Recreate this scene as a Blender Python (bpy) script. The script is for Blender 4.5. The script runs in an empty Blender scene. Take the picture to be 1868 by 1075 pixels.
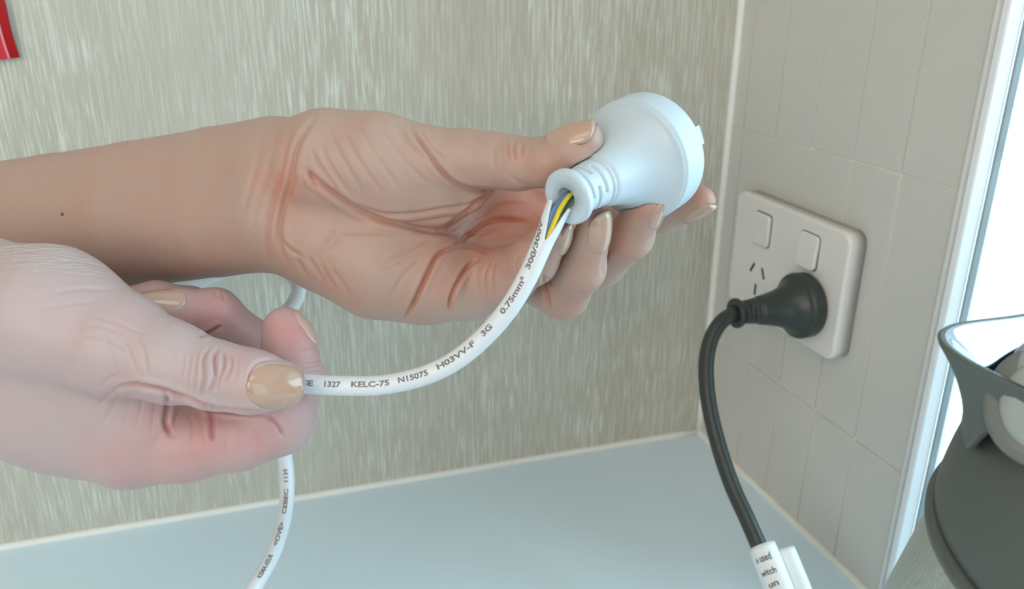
import bpy, bmesh, math, random
import numpy as np
from mathutils import Vector, Matrix, noise as mnoise

random.seed(4)
S = bpy.context.scene
COL = S.collection

# ------------------------------------------------------------------ camera
FPX, CX, CY = 1500.0, 934.0, 537.5
RW = np.array([[0.9524059, 0.09975999, -0.28804679],
               [-0.30472915, 0.33621487, -0.89112272],
               [0.00794722, 0.93648679, 0.3506128]])        # camera axes -> world (z up, corner of the room at 0,0,0)
CP = np.array([-0.30593273, -0.47862326, 0.31595086])
cam_data = bpy.data.cameras.new('camera')
cam = bpy.data.objects.new('camera', cam_data)
COL.objects.link(cam)
M = Matrix.Identity(4)
for i in range(3):
    for j in range(3):
        M[i][j] = RW[i][j]
    M[i][3] = CP[i]
cam.matrix_world = M
cam_data.sensor_width = 36.0
cam_data.lens = FPX * 36.0 / 1868.0
cam_data.clip_start = 0.01
cam_data.dof.use_dof = True
cam_data.dof.focus_distance = 0.262
cam_data.dof.aperture_fstop = 20.0
S.camera = cam

# ------------------------------------------------------------------ world and light
world = bpy.data.worlds.new('overcast_sky')
S.world = world
world.use_nodes = True
wn = world.node_tree.nodes
wn['Background'].inputs[0].default_value = (0.78, 0.96, 1.10, 1)
wn['Background'].inputs[1].default_value = 1.6
def area_light(name, loc, target, sx, sy, power, color):
    l = bpy.data.lights.new(name, 'AREA')
    l.shape = 'RECTANGLE'; l.size = sx; l.size_y = sy; l.energy = power; l.color = color
    o = bpy.data.objects.new(name, l)
    COL.objects.link(o)
    o.location = loc
    o.rotation_euler = (Vector(target) - Vector(loc)).to_track_quat('-Z', 'Y').to_euler()
    return o
area_light('window_daylight', (0.45, -0.55, 0.42), (-0.35, -0.3, 0.12), 0.75, 0.65, 7.0, (0.52, 0.82, 1.0))
area_light('ceiling_fill', (-0.6, -0.8, 1.25), (-0.15, -0.1, 0.05), 0.7, 0.7, 3.0, (1.0, 0.93, 0.84))  # added warm fill from overhead, no lamp known there
area_light('warm_fill_left', (-1.25, -1.4, 0.70), (-0.03, -0.05, 0.08), 1.0, 0.9, 10.0, (1.0, 0.91, 0.80))  # added soft fill aimed at the corner, not a known source
S.view_settings.view_transform = 'Standard'
S.view_settings.look = 'None'
S.view_settings.exposure = 0.06
S.view_settings.gamma = 1.0
S.view_settings.use_curve_mapping = False

# ------------------------------------------------------------------ helpers
def W(px, py, d):
    """point at photo pixel (px,py) and depth d (m) along the view axis"""
    c = np.array([(px - CX) / FPX * d, -(py - CY) / FPX * d, -d])
    return Vector(CP + RW @ c)
def to_world(P):
    """camera space (x right, y up, z depth) -> world, arrays"""
    Q = P * np.array([1, 1, -1.0])
    return Q @ RW.T + CP
def PC(px, py, d):
    return np.array([(px - CX) / FPX * d, -(py - CY) / FPX * d, d])

def tag(o, label=None, cat=None, group=None, kind=None):
    if label: o['label'] = label
    if cat: o['category'] = cat
    if group: o['group'] = group
    if kind: o['kind'] = kind
    return o
def link(name, me, mat=None, parent=None, smooth=False):
    o = bpy.data.objects.new(name, me)
    COL.objects.link(o)
    if mat: me.materials.append(mat)
    if parent: o.parent = parent
    if smooth:
        me.polygons.foreach_set('use_smooth', [True] * len(me.polygons))
    return o
def empty(name, loc=(0, 0, 0)):
    o = bpy.data.objects.new(name, None)
    o.empty_display_size = 0.02
    COL.objects.link(o)
    o.location = loc
    return o
def adopt(o, parent):
    """parent while keeping world-space vertices"""
    o.parent = parent
    o.matrix_parent_inverse = Matrix.Translation(-Vector(parent.location))
    return o
def pydata(name, v, f, mat, smooth=False, parent=None):
    me = bpy.data.meshes.new(name)
    me.from_pydata([tuple(p) for p in v], [], f)
    me.update()
    o = link(name, me, mat, None, smooth)
    if parent: adopt(o, parent)
    return o
def fix_normals(o):
    bm = bmesh.new(); bm.from_mesh(o.data)
    bmesh.ops.recalc_face_normals(bm, faces=bm.faces)
    bm.to_mesh(o.data); bm.free()
    return o
def box_mesh(name, x0, x1, y0, y1, z0, z1, bevel=0.0, seg=2):
    bm = bmesh.new()
    bmesh.ops.create_cube(bm, size=1)
    for v in bm.verts:
        v.co = Vector(((x0 + x1) / 2 + v.co.x * (x1 - x0), (y0 + y1) / 2 + v.co.y * (y1 - y0), (z0 + z1) / 2 + v.co.z * (z1 - z0)))
    if bevel > 0:
        bmesh.ops.bevel(bm, geom=list(bm.edges), offset=bevel, segments=seg, profile=0.5, affect='EDGES')
    me = bpy.data.meshes.new(name); bm.to_mesh(me); bm.free()
    return me
def round_edges(me):
    """smooth only the bevel faces, keep the flats flat"""
    for p in me.polygons:
        p.use_smooth = max(abs(c) for c in p.normal) < 0.999
def box(name, x0, x1, y0, y1, z0, z1, mat, bevel=0.0, seg=2, parent=None):
    o = link(name, box_mesh(name, x0, x1, y0, y1, z0, z1, bevel, seg), mat)
    if bevel > 0: round_edges(o.data)
    if parent: adopt(o, parent)
    return o
def catmull(P, n):
    """dense Catmull-Rom through rows of P, n samples per span"""
    P = np.asarray(P, float)
    E = np.vstack([2 * P[0] - P[1], P, 2 * P[-1] - P[-2]])
    out = []
    for i in range(len(P) - 1):
        a, b, c, d = E[i], E[i + 1], E[i + 2], E[i + 3]
        for t in np.linspace(0, 1, n, endpoint=False):
            out.append(0.5 * ((2 * b) + (c - a) * t + (2 * a - 5 * b + 4 * c - d) * t ** 2 + (3 * b - a - 3 * c + d) * t ** 3))
    out.append(P[-1])
    return np.array(out)
def frames(P, up0):
    """rotation-minimising frames along polyline"""
    T = np.gradient(P, axis=0); T /= np.linalg.norm(T, axis=1)[:, None]
    N = np.zeros_like(P)
    n = np.array(up0, float); n -= T[0] * np.dot(n, T[0]); n /= np.linalg.norm(n)
    for i in range(len(P)):
        n = n - T[i] * np.dot(n, T[i]); n /= np.linalg.norm(n)
        N[i] = n
    return T, N, np.cross(T, N)
def tube(name, P, rad, mat, nseg=20, up=(0, 0, 1), caps=True, parent=None):
    P = np.asarray(P); T, N, B = frames(P, up)
    rad = np.broadcast_to(np.asarray(rad, float), (len(P),))
    v = []; f = []
    for i in range(len(P)):
        for k in range(nseg):
            a = 2 * math.pi * k / nseg
            v.append(P[i] + rad[i] * (math.cos(a) * N[i] + math.sin(a) * B[i]))
    for i in range(len(P) - 1):
        for k in range(nseg):
            k2 = (k + 1) % nseg
            f.append((i * nseg + k, i * nseg + k2, (i + 1) * nseg + k2, (i + 1) * nseg + k))
    if caps:
        f.append(tuple(range(nseg))[::-1]); f.append(tuple((len(P) - 1) * nseg + k for k in range(nseg)))
    return fix_normals(pydata(name, v, f, mat, True, parent))
def lathe(name, prof, origin, axis, mat, nseg=96, ref=(0, 0, 1), parent=None, radfn=None, close=False):
    """prof: list of (z along axis, r)"""
    axis = np.array(axis, float); axis /= np.linalg.norm(axis)
    u = np.array(ref, float); u -= axis * np.dot(u, axis); u /= np.linalg.norm(u)
    w = np.cross(axis, u)
    v = []; f = []
    for i, (z, r) in enumerate(prof):
        for k in range(nseg):
            a = 2 * math.pi * k / nseg
            rr = radfn(z, r, a) if radfn else r
            v.append(np.array(origin) + axis * z + rr * (math.cos(a) * u + math.sin(a) * w))
    n = len(prof)
    for i in range(n - 1):
        for k in range(nseg):
            k2 = (k + 1) % nseg
            f.append((i * nseg + k, i * nseg + k2, (i + 1) * nseg + k2, (i + 1) * nseg + k))
    f.append(tuple(range(nseg))[::-1]); f.append(tuple((n - 1) * nseg + k for k in range(nseg)))
    return fix_normals(pydata(name, v, f, mat, True, parent))

# ------------------------------------------------------------------ materials
def new_mat(name):
    m = bpy.data.materials.new(name); m.use_nodes = True
    nt = m.node_tree
    return m, nt, nt.nodes['Principled BSDF']
def node(nt, typ, **kw):
    n = nt.nodes.new(typ)
    for k, v in kw.items():
        setattr(n, k, v)
    return n
def plain(name, col, rough=0.5, metal=0.0, spec=0.5, bump=0.0, bscale=400, vary=0.04, sss=0.0, coat=0.0):
    m, nt, b = new_mat(name)
    tc = node(nt, 'ShaderNodeTexCoord')
    nz = node(nt, 'ShaderNodeTexNoise'); nz.inputs['Scale'].default_value = 35; nz.inputs['Detail'].default_value = 4
    nt.links.new(tc.outputs['Object'], nz.inputs['Vector'])
    mx = node(nt, 'ShaderNodeMix', data_type='RGBA')
    mx.inputs[6].default_value = (*[c * (1 - vary) for c in col], 1); mx.inputs[7].default_value = (*[min(1, c * (1 + vary)) for c in col], 1)
    nt.links.new(nz.outputs['Fac'], mx.inputs[0]); nt.links.new(mx.outputs[2], b.inputs['Base Color'])
    b.inputs['Roughness'].default_value = rough; b.inputs['Metallic'].default_value = metal
    b.inputs['Specular IOR Level'].default_value = spec
    b.inputs['Coat Weight'].default_value = coat
    if sss:
        b.inputs['Subsurface Weight'].default_value = sss; b.inputs['Subsurface Radius'].default_value = (1, 0.8, 0.7); b.inputs['Subsurface Scale'].default_value = 0.002
    if bump:
        n2 = node(nt, 'ShaderNodeTexNoise'); n2.inputs['Scale'].default_value = bscale; n2.inputs['Detail'].default_value = 3
        nt.links.new(tc.outputs['Object'], n2.inputs['Vector'])
        bp = node(nt, 'ShaderNodeBump'); bp.inputs['Strength'].default_value = bump; bp.inputs['Distance'].default_value = 0.001
        nt.links.new(n2.outputs['Fac'], bp.inputs['Height']); nt.links.new(bp.outputs[0], b.inputs['Normal'])
    return m

def laminate_mat():
    m, nt, b = new_mat('grey_oak_laminate')
    tc = node(nt, 'ShaderNodeTexCoord')
    def streak(sx, sz, detail, w=0.0, dist=0.0):
        mp = node(nt, 'ShaderNodeMapping'); mp.inputs['Scale'].default_value = (sx, 1, sz); mp.inputs['Location'].default_value = (w, 0, w * 2)
        nt.links.new(tc.outputs['Object'], mp.inputs['Vector'])
        n = node(nt, 'ShaderNodeTexNoise'); n.inputs['Scale'].default_value = 1; n.inputs['Detail'].default_value = detail; n.inputs['Distortion'].default_value = dist
        nt.links.new(mp.outputs[0], n.inputs['Vector'])
        return n.outputs['Fac']
    def ramp(src, a, c, v0=0.0, v1=1.0):
        r = node(nt, 'ShaderNodeMapRange'); r.inputs[1].default_value = a; r.inputs[2].default_value = c; r.inputs[3].default_value = v0; r.inputs[4].default_value = v1
        nt.links.new(src, r.inputs[0]); return r.outputs[0]
    def mth(op, a, c):
        n = node(nt, 'ShaderNodeMath', operation=op)
        for i, s in enumerate((a, c)):
            if isinstance(s, (int, float)): n.inputs[i].default_value = s
            else: nt.links.new(s, n.inputs[i])
        return n.outputs[0]
    fine = ramp(streak(900, 42, 3, 0.3, 0.15), 0.50, 0.70)
    fine2 = ramp(streak(560, 17, 2, 1.7, 0.2), 0.52, 0.72)
    band = ramp(streak(14, 2.5, 2, 4.0, 0.4), 0.35, 0.65, 0.35, 1.0)
    light = mth('MULTIPLY', mth('MAXIMUM', fine, mth('MULTIPLY', fine2, 0.75)), band)
    dark = mth('MULTIPLY', ramp(streak(1000, 40, 2, 7.1), 0.5, 0.75), 0.35)
    broad = ramp(streak(22, 3, 3, 9.0), 0.3, 0.7)
    m1 = node(nt, 'ShaderNodeMix', data_type='RGBA'); m1.inputs[6].default_value = (0.47, 0.44, 0.36, 1); m1.inputs[7].default_value = (0.53, 0.51, 0.435, 1)
    nt.links.new(broad, m1.inputs[0])
    m2 = node(nt, 'ShaderNodeMix', data_type='RGBA'); m2.inputs[7].default_value = (0.36, 0.33, 0.27, 1)
    nt.links.new(dark, m2.inputs[0]); nt.links.new(m1.outputs[2], m2.inputs[6])
    m3 = node(nt, 'ShaderNodeMix', data_type='RGBA'); m3.inputs[7].default_value = (0.78, 0.82, 0.75, 1)
    nt.links.new(light, m3.inputs[0]); nt.links.new(m2.outputs[2], m3.inputs[6])
    nt.links.new(m3.outputs[2], b.inputs['Base Color'])
    b.inputs['Roughness'].default_value = 0.55
    bp = node(nt, 'ShaderNodeBump'); bp.inputs['Strength'].default_value = 0.25; bp.inputs['Distance'].default_value = 0.0006
    nt.links.new(light, bp.inputs['Height']); nt.links.new(bp.outputs[0], b.inputs['Normal'])
    return m

def skin_mat(name, base, red, rough=0.46):
    m, nt, b = new_mat(name)
    tc = node(nt, 'ShaderNodeTexCoord')
    at = node(nt, 'ShaderNodeAttribute', attribute_name='redness')
    nz = node(nt, 'ShaderNodeTexNoise'); nz.inputs['Scale'].default_value = 95; nz.inputs['Detail'].default_value = 5; nz.inputs['Roughness'].default_value = 0.6
    nt.links.new(tc.outputs['Object'], nz.inputs['Vector'])
    mr = node(nt, 'ShaderNodeMapRange'); mr.inputs[1].default_value = 0.3; mr.inputs[2].default_value = 0.75; mr.inputs[3].default_value = -0.14; mr.inputs[4].default_value = 0.2
    nt.links.new(nz.outputs['Fac'], mr.inputs[0])
    ad = node(nt, 'ShaderNodeMath', operation='ADD', use_clamp=True)
    nt.links.new(at.outputs['Fac'], ad.inputs[0]); nt.links.new(mr.outputs[0], ad.inputs[1])
    mx = node(nt, 'ShaderNodeMix', data_type='RGBA'); mx.inputs[6].default_value = (*base, 1); mx.inputs[7].default_value = (*red, 1)
    nt.links.new(ad.outputs[0], mx.inputs[0])
    nt.links.new(mx.outputs[2], b.inputs['Base Color'])
    b.inputs['Roughness'].default_value = rough
    b.inputs['Specular IOR Level'].default_value = 0.42
    b.inputs['Subsurface Weight'].default_value = 0.22
    b.inputs['Subsurface Radius'].default_value = (1.0, 0.42, 0.28)
    b.inputs['Subsurface Scale'].default_value = 0.0012
    vo = node(nt, 'ShaderNodeTexVoronoi', feature='DISTANCE_TO_EDGE'); vo.inputs['Scale'].default_value = 1300
    mp = node(nt, 'ShaderNodeMapping'); mp.inputs['Scale'].default_value = (1.0, 1.0, 0.65)
    n3 = node(nt, 'ShaderNodeTexNoise'); n3.inputs['Scale'].default_value = 500
    nt.links.new(tc.outputs['Object'], mp.inputs['Vector']); nt.links.new(mp.outputs[0], vo.inputs['Vector']); nt.links.new(tc.outputs['Object'], n3.inputs['Vector'])
    v2 = node(nt, 'ShaderNodeMath', operation='MINIMUM'); v2.inputs[1].default_value = 0.18
    nt.links.new(vo.outputs['Distance'], v2.inputs[0])
    s1 = node(nt, 'ShaderNodeMath', operation='ADD'); nt.links.new(v2.outputs[0], s1.inputs[0]); nt.links.new(n3.outputs['Fac'], s1.inputs[1])
    ga = node(nt, 'ShaderNodeAttribute', attribute_name='grain')
    gm = node(nt, 'ShaderNodeMapping'); gm.inputs['Scale'].default_value = (75, 900, 300)
    gn = node(nt, 'ShaderNodeTexNoise'); gn.inputs['Scale'].default_value = 1; gn.inputs['Detail'].default_value = 3; gn.inputs['Distortion'].default_value = 0.5
    nt.links.new(ga.outputs['Vector'], gm.inputs['Vector']); nt.links.new(gm.outputs[0], gn.inputs['Vector'])
    gs = node(nt, 'ShaderNodeMath', operation='MULTIPLY'); gs.inputs[1].default_value = 1.1; nt.links.new(gn.outputs['Fac'], gs.inputs[0])
    s2 = node(nt, 'ShaderNodeMath', operation='ADD'); nt.links.new(s1.outputs[0], s2.inputs[0]); nt.links.new(gs.outputs[0], s2.inputs[1])
    bp = node(nt, 'ShaderNodeBump'); bp.inputs['Strength'].default_value = 0.22; bp.inputs['Distance'].default_value = 0.0004
    nt.links.new(s2.outputs[0], bp.inputs['Height']); nt.links.new(bp.outputs[0], b.inputs['Normal'])
    return m

def steel_mat():
    m, nt, b = new_mat('hammered_steel')
    b.inputs['Metallic'].default_value = 1.0; b.inputs['Roughness'].default_value = 0.3
    b.inputs['Base Color'].default_value = (0.74, 0.78, 0.76, 1)
    tc = node(nt, 'ShaderNodeTexCoord')
    mp = node(nt, 'ShaderNodeMapping'); mp.inputs['Scale'].default_value = (1, 1, 0.45)
    nt.links.new(tc.outputs['Object'], mp.inputs['Vector'])
    n2 = node(nt, 'ShaderNodeTexNoise'); n2.inputs['Scale'].default_value = 520; n2.inputs['Detail'].default_value = 2
    nt.links.new(mp.outputs[0], n2.inputs['Vector'])
    bp = node(nt, 'ShaderNodeBump'); bp.inputs['Strength'].default_value = 0.45; bp.inputs['Distance'].default_value = 0.001
    nt.links.new(n2.outputs['Fac'], bp.inputs['Height']); nt.links.new(bp.outputs[0], b.inputs['Normal'])
    return m
def glass_mat():
    m = bpy.data.materials.new('window_acrylic'); m.use_nodes = True
    nt = m.node_tree; nt.nodes.clear()
    out = node(nt, 'ShaderNodeOutputMaterial'); mix = node(nt, 'ShaderNodeMixShader'); fr = node(nt, 'ShaderNodeFresnel'); fr.inputs[0].default_value = 1.3
    tr = node(nt, 'ShaderNodeBsdfTransparent'); tr.inputs[0].default_value = (0.97, 1, 0.99, 1)
    gl = node(nt, 'ShaderNodeBsdfGlossy'); gl.inputs['Roughness'].default_value = 0.02
    nt.links.new(fr.outputs[0], mix.inputs[0]); nt.links.new(tr.outputs[0], mix.inputs[1]); nt.links.new(gl.outputs[0], mix.inputs[2]); nt.links.new(mix.outputs[0], out.inputs[0])
    return m

MAT = {
    'laminate': laminate_mat(),
    'tile': plain('warm_white_tile', (0.64, 0.62, 0.58), 0.34, bump=0.05, bscale=180, vary=0.02),
    'grout': plain('pale_grout', (0.84, 0.81, 0.76), 0.8),
    'sealant': plain('white_sealant', (0.85, 0.85, 0.80), 0.5),
    'counter': plain('grey_white_laminate_worktop', (0.71, 0.86, 0.95), 0.36, bump=0.04, bscale=1500, vary=0.015),
    'frame': plain('white_window_frame', (0.86, 0.88, 0.9), 0.35),
    'seal': plain('grey_rubber_seal', (0.30, 0.36, 0.38), 0.6, vary=0.3),
    'wall_paint': plain('beige_paint', (0.55, 0.52, 0.47), 0.7),
    'ceiling': plain('ceiling_white', (0.75, 0.75, 0.73), 0.8),
    'floor': plain('floor_vinyl', (0.32, 0.28, 0.23), 0.6),
    'socket': plain('socket_white_plastic', (0.80, 0.765, 0.735), 0.35, vary=0.01),
    'dark_slot': plain('dark_slot', (0.05, 0.05, 0.05), 0.8),
    'white_pvc': plain('white_pvc', (0.56, 0.65, 0.71), 0.34, vary=0.01, sss=0.04),
    'white_sheath': plain('white_cable_sheath', (0.76, 0.79, 0.82), 0.36, vary=0.01, sss=0.06),
    'ink': plain('grey_print', (0.20, 0.18, 0.17), 0.6),
    'black_ink': plain('black_print', (0.05, 0.055, 0.06), 0.6),
    'blue_wire': plain('blue_wire', (0.10, 0.19, 0.33), 0.3),
    'yellow_wire': plain('yellow_wire', (0.75, 0.58, 0.02), 0.3),
    'green_wire': plain('green_stripe', (0.03, 0.11, 0.03), 0.35),
    'brown_wire': plain('brown_wire', (0.12, 0.05, 0.02), 0.35),
    'brass': plain('plated_pin', (0.30, 0.32, 0.27), 0.42, metal=1.0),
    'black_pvc': plain('black_pvc', (0.034, 0.042, 0.038), 0.36, vary=0.05),
    'label_paper': plain('white_label', (0.88, 0.9, 0.92), 0.4, vary=0.01),
    'kettle': plain('kettle_charcoal', (0.10, 0.115, 0.105), 0.42, bump=0.03, bscale=900),
    'kettle_black': plain('kettle_black', (0.012, 0.012, 0.013), 0.3),
    'chrome': plain('chrome', (0.30, 0.34, 0.38), 0.08, metal=1.0, vary=0.0),
    'grey_plastic': plain('grey_plastic', (0.17, 0.18, 0.165), 0.32),
    'pale_plastic': plain('pale_plastic', (0.36, 0.39, 0.37), 0.22),
    'steel': steel_mat(),
    'red': plain('red_plastic', (0.37, 0.001, 0.002), 0.45, spec=0.25, vary=0.03),
    'light_red': plain('lighter_red_plastic', (0.60, 0.03, 0.05), 0.25),
    'pink': plain('pale_pink_stripe', (0.75, 0.28, 0.33), 0.3),
    'nail': plain('beige_nail_polish', (0.50, 0.325, 0.24), 0.13, vary=0.01, coat=0.6),
    'nail_pale': plain('pale_beige_nail_polish', (0.60, 0.41, 0.335), 0.12, vary=0.01, coat=0.6),
    'mole': plain('brown_mole', (0.16, 0.07, 0.04), 0.6),
    'hair': plain('pale_hair', (0.80, 0.74, 0.70), 0.35),
    'glass': glass_mat(),
    'skin_palm': skin_mat('palm_skin', (0.47, 0.32, 0.26), (0.58, 0.205, 0.135)),
    'skin_back': skin_mat('hand_skin', (0.52, 0.40, 0.39), (0.57, 0.29, 0.28), 0.42),
}

# ------------------------------------------------------------------ room
YE = -0.194            # end of the tiled strip, start of the window
wb = box('wall_back', -1.6, 0.0, 0.0, 0.02, -0.9, 1.3, MAT['laminate']); tag(wb, kind='structure')
worktop = box('worktop', -1.5, 0.0, -0.66, 0.0, -0.04, 0.0, MAT['counter'], 0.003)
tag(worktop, 'pale grey laminate worktop below the grey oak wall', 'worktop')
cab = box('base_cabinet', -1.5, 0.0, -0.62, 0.0, -0.9, -0.0405, MAT['wall_paint'], 0.002)
tag(cab, 'plain cabinet carrying the pale grey worktop', 'cabinet')
fl = box('floor', -2.4, 0.02, -2.6, 0.02, -0.94, -0.9005, MAT['floor']); tag(fl, kind='structure')
ce = box('ceiling', -2.4, 0.02, -2.6, 0.02, 1.3005, 1.34, MAT['ceiling']); tag(ce, kind='structure')
wr = box('wall_right', 0.0, 0.02, YE, 0.02, -0.9, 1.3, MAT['grout']); tag(wr, kind='structure')
wr2 = [(-2.6, -0.98, -0.9, 1.3), (-0.98, YE, -0.9, -0.03), (-0.98, YE, 0.72, 1.3)]
for (y0, y1, z0, z1) in wr2:
    p = box('wall_panel', 0.0, 0.02, y0, y1 - 0.0002, z0, z1, MAT['wall_paint']); adopt(p, wr)
wf = box('blocking_wall_front', -2.4, -0.75, -2.62, -2.6, -0.9, 1.3, MAT['wall_paint']); tag(wf, kind='structure')  # unseen part-width wall, added to limit sky light from behind the camera
wl = box('wall_left', -2.42, -2.4, -2.6, 0.02, -0.9, 1.3, MAT['wall_paint']); tag(wl, kind='structure')

# tiles on the right wall: each its own object sharing mesh data per size
ycols = [0.0, -0.0161, -0.0509, -0.0857, -0.1209, -0.1561, YE + 0.0012]
zrows = [0.0, 0.0819, 0.2308, 0.3797, 0.5286, 0.6775]
g = 0.0006
tile_me = {}
for i in range(6):
    for j in range(5):
        y1, y0 = ycols[i] - g, ycols[i + 1] + g
        z0, z1 = zrows[j] + g, zrows[j + 1] - g
        key = (round(y1 - y0, 5), round(z1 - z0, 5))
        if key not in tile_me:
            me = box_mesh('tile', -0.00075, -0.00005, -key[0] / 2, key[0] / 2, -key[1] / 2, key[1] / 2, 0.00035, 2)
            me.materials.append(MAT['tile'])
            round_edges(me)
            tile_me[key] = me
        o = bpy.data.objects.new('tile', tile_me[key]); COL.objects.link(o)
        o.location = (random.uniform(-0.00012, 0.0), (y0 + y1) / 2, (z0 + z1) / 2)
        o.rotation_euler = (0, random.uniform(-0.002, 0.002), random.uniform(-0.002, 0.002))
        o.parent = wr
# sealant beads and trim
def bead(name, p0, p1, out, r, n=60):
    P = np.linspace(p0, p1, n)
    P = P + np.array([[mnoise.noise(Vector((i * 0.35, 3.1, 0))) * 0.00025 * 1 for _ in range(3)] for i in range(n)]) * np.array(out)
    o = tube(name, P, r, MAT['sealant'], 14, (0.3, 0.4, 0.5))
    tag(o, kind='structure'); return o
bead('trim_1', (-0.0012, -0.0006, 0.0), (-0.0012, -0.0006, 1.29), (1, 1, 0), 0.0027)
bead('trim_2', (-1.5, -0.0004, 0.0008), (0.0, -0.0004, 0.0008), (0, 1, 1), 0.0024)
bead('trim_3', (-0.0015, 0.0, 0.0006), (-0.0015, YE, 0.0006), (1, 0, 1), 0.0026)
t4 = box('trim_4', -0.0022, 0.0, YE - 0.0002, YE + 0.0014, 0.0, 0.72, MAT['tile'], 0.0005); tag(t4, kind='structure')

# window: white reveal, grey seal, clear pane
win = empty('window_1', (0.01, -0.58, 0.34)); tag(win, kind='structure')
def wbox(name, *a, mat, bevel=0.0):
    o = box(name, *a, MAT[mat], bevel); adopt(o, win); return o
yy0, yy1, zz0, zz1 = -0.98, YE - 0.0003, -0.03, 0.72
wbox('frame_jamb', 0.0, 0.0084, yy1 - 0.004, yy1, zz0, zz1, mat='frame', bevel=0.0008)
wbox('frame_jamb', 0.0, 0.0084, yy0, yy0 + 0.004, zz0, zz1, mat='frame', bevel=0.0008)
wbox('frame_sill', 0.0, 0.0124, yy0 + 0.004, yy1 - 0.004, zz0, zz0 + 0.004, mat='frame', bevel=0.0008)
wbox('frame_head', 0.0, 0.0124, yy0 + 0.004, yy1 - 0.004, zz1 - 0.004, zz1, mat='frame', bevel=0.0008)
wbox('rubber_seal', 0.0085, 0.0125, yy1 - 0.0052, yy1 - 0.004, zz0 + 0.004, zz1 - 0.004, mat='seal', bevel=0.0004)
wbox('rubber_seal', 0.0085, 0.0125, yy0 + 0.004, yy0 + 0.0052, zz0 + 0.004, zz1 - 0.004, mat='seal', bevel=0.0004)
wbox('pane', 0.0126, 0.0150, yy0 + 0.004, yy1 - 0.004, zz0 + 0.004, zz1 - 0.004, mat='glass')

# ------------------------------------------------------------------ wall socket
SX = -0.0115
sock = empty('wall_socket', (0.0, -0.088, 0.158))
tag(sock, 'white double power socket with two rocker switches on the tiled wall', 'socket')
def rrect(name, x0, x1, yc, zc, w, h, rc, mat, bev=0.0012, parent=None, tilt=0.0):
    """rounded rectangle slab facing -x"""
    bm = bmesh.new(); vs = []
    for q, (sy, sz) in enumerate(((1, 1), (-1, 1), (-1, -1), (1, -1))):
        for k in range(7):
            a = math.pi / 2 * (q + k / 6)
            vs.append(bm.verts.new((x1, yc + sy * (w / 2 - rc) + rc * math.cos(a), zc + sz * (h / 2 - rc) + rc * math.sin(a))))
    f = bm.faces.new(vs)
    r = bmesh.ops.extrude_face_region(bm, geom=[f])
    top = [e for e in r['geom'] if isinstance(e, bmesh.types.BMVert)]
    for v in top: v.co.x = x0 - tilt * (v.co.z - zc)
    bmesh.ops.recalc_face_normals(bm, faces=bm.faces)
    te = [e for e in bm.edges if all(v in top for v in e.verts)]
    if bev: bmesh.ops.bevel(bm, geom=te, offset=bev, segments=4, profile=0.5, affect='EDGES')
    me = bpy.data.meshes.new(name); bm.to_mesh(me); bm.free()
    o = link(name, me, mat, None, True)
    o.modifiers.new('weighted_normals', 'WEIGHTED_NORMAL')
    if parent: adopt(o, parent)
    return o
pyc, pzc = -0.0875, 0.1597
rrect('face_plate', SX, -0.0003, pyc, pzc, 0.1075, 0.0735, 0.007, MAT['socket'], 0.0018, sock)
for yc, tl in ((-0.0645, 0.03), (-0.1095, -0.09)):
    rrect('switch_recess', SX - 0.0002, SX + 0.002, yc, 0.1785, 0.0175, 0.0208, 0.003, MAT['dark_slot'], 0.0, sock)
    rrect('rocker_switch', SX - 0.0022, SX + 0.002, yc, 0.1785, 0.0166, 0.0199, 0.0028, MAT['socket'], 0.0008, sock, tl)
def slot(yc, zc, ang):
    w, h = 0.0019, 0.0072
    v = []
    for x in (SX - 0.00015, SX + 0.004):
        for sy, sz in ((-1, -1), (1, -1), (1, 1), (-1, 1)):
            y, z = sy * w / 2, sz * h / 2
            v.append((x, yc + y * math.cos(ang) - z * math.sin(ang), zc + y * math.sin(ang) + z * math.cos(ang)))
    f = [(0, 1, 2, 3), (4, 7, 6, 5), (0, 4, 5, 1), (1, 5, 6, 2), (2, 6, 7, 3), (3, 7, 4, 0)]
    fix_normals(pydata('pin_slot', v, f, MAT['dark_slot'], False, sock))
slot(-0.0585, 0.1522, math.radians(30)); slot(-0.0700, 0.1515, math.radians(-26)); slot(-0.0640, 0.1392, 0)

# ------------------------------------------------------------------ plug lathe builder (shared by the white and the black plug)
def plug_profile(L=0.034, R=0.0197, Rf=0.0203, neck=0.0066, disc=0.0086, Lf=0.0095, hole=0.0031):
    p = [(0.0035, hole * 0.97), (0.0008, hole), (0.0, hole + 0.0003)]
    p += [(0.0, disc - 0.0012)]
    for k in range(1, 7):
        a = math.pi / 2 * k / 6
        p.append((0.0011 - 0.0011 * math.cos(a), disc - 0.0011 + 0.0011 * math.sin(a)))
    p += [(0.0022, disc), (0.0028, disc - 0.0003), (0.0031, neck + 0.0005)]
    zs = np.linspace(0.0034, 0.0150, 47)
    p += [(z, neck + (z - 0.0034) / 0.0116 * 0.0012) for z in zs]
    zc0, r0 = 0.0154, neck + 0.0018
    p += [(0.0153, r0 - 0.0002)]
    for t in np.linspace(0.02, 1, 26):
        z = zc0 + (L - zc0) * t
        p.append((z, r0 + (R - 0.0012 - r0) * (0.40 * t + 0.25 * t ** 2.2 + 0.35 * t ** 5)))
    p += [(L + 0.0001, R - 0.0006), (L + 0.0004, R - 0.0002), (L + 0.0009, R), (L + 0.0011, R + 0.0001), (L + 0.0013, Rf - 0.0002), (L + 0.0019, Rf)]
    p += [(L + Lf - 0.0022, Rf - 0.0002)]
    for k in range(1, 7):
        a = math.pi / 2 * k / 6
        p.append((L + Lf - 0.0022 + 0.0022 * math.sin(a), Rf - 0.0002 - 0.0022 + 0.0022 * math.cos(a)))
    p += [(L + Lf, 0.004)]
    return p
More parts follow.
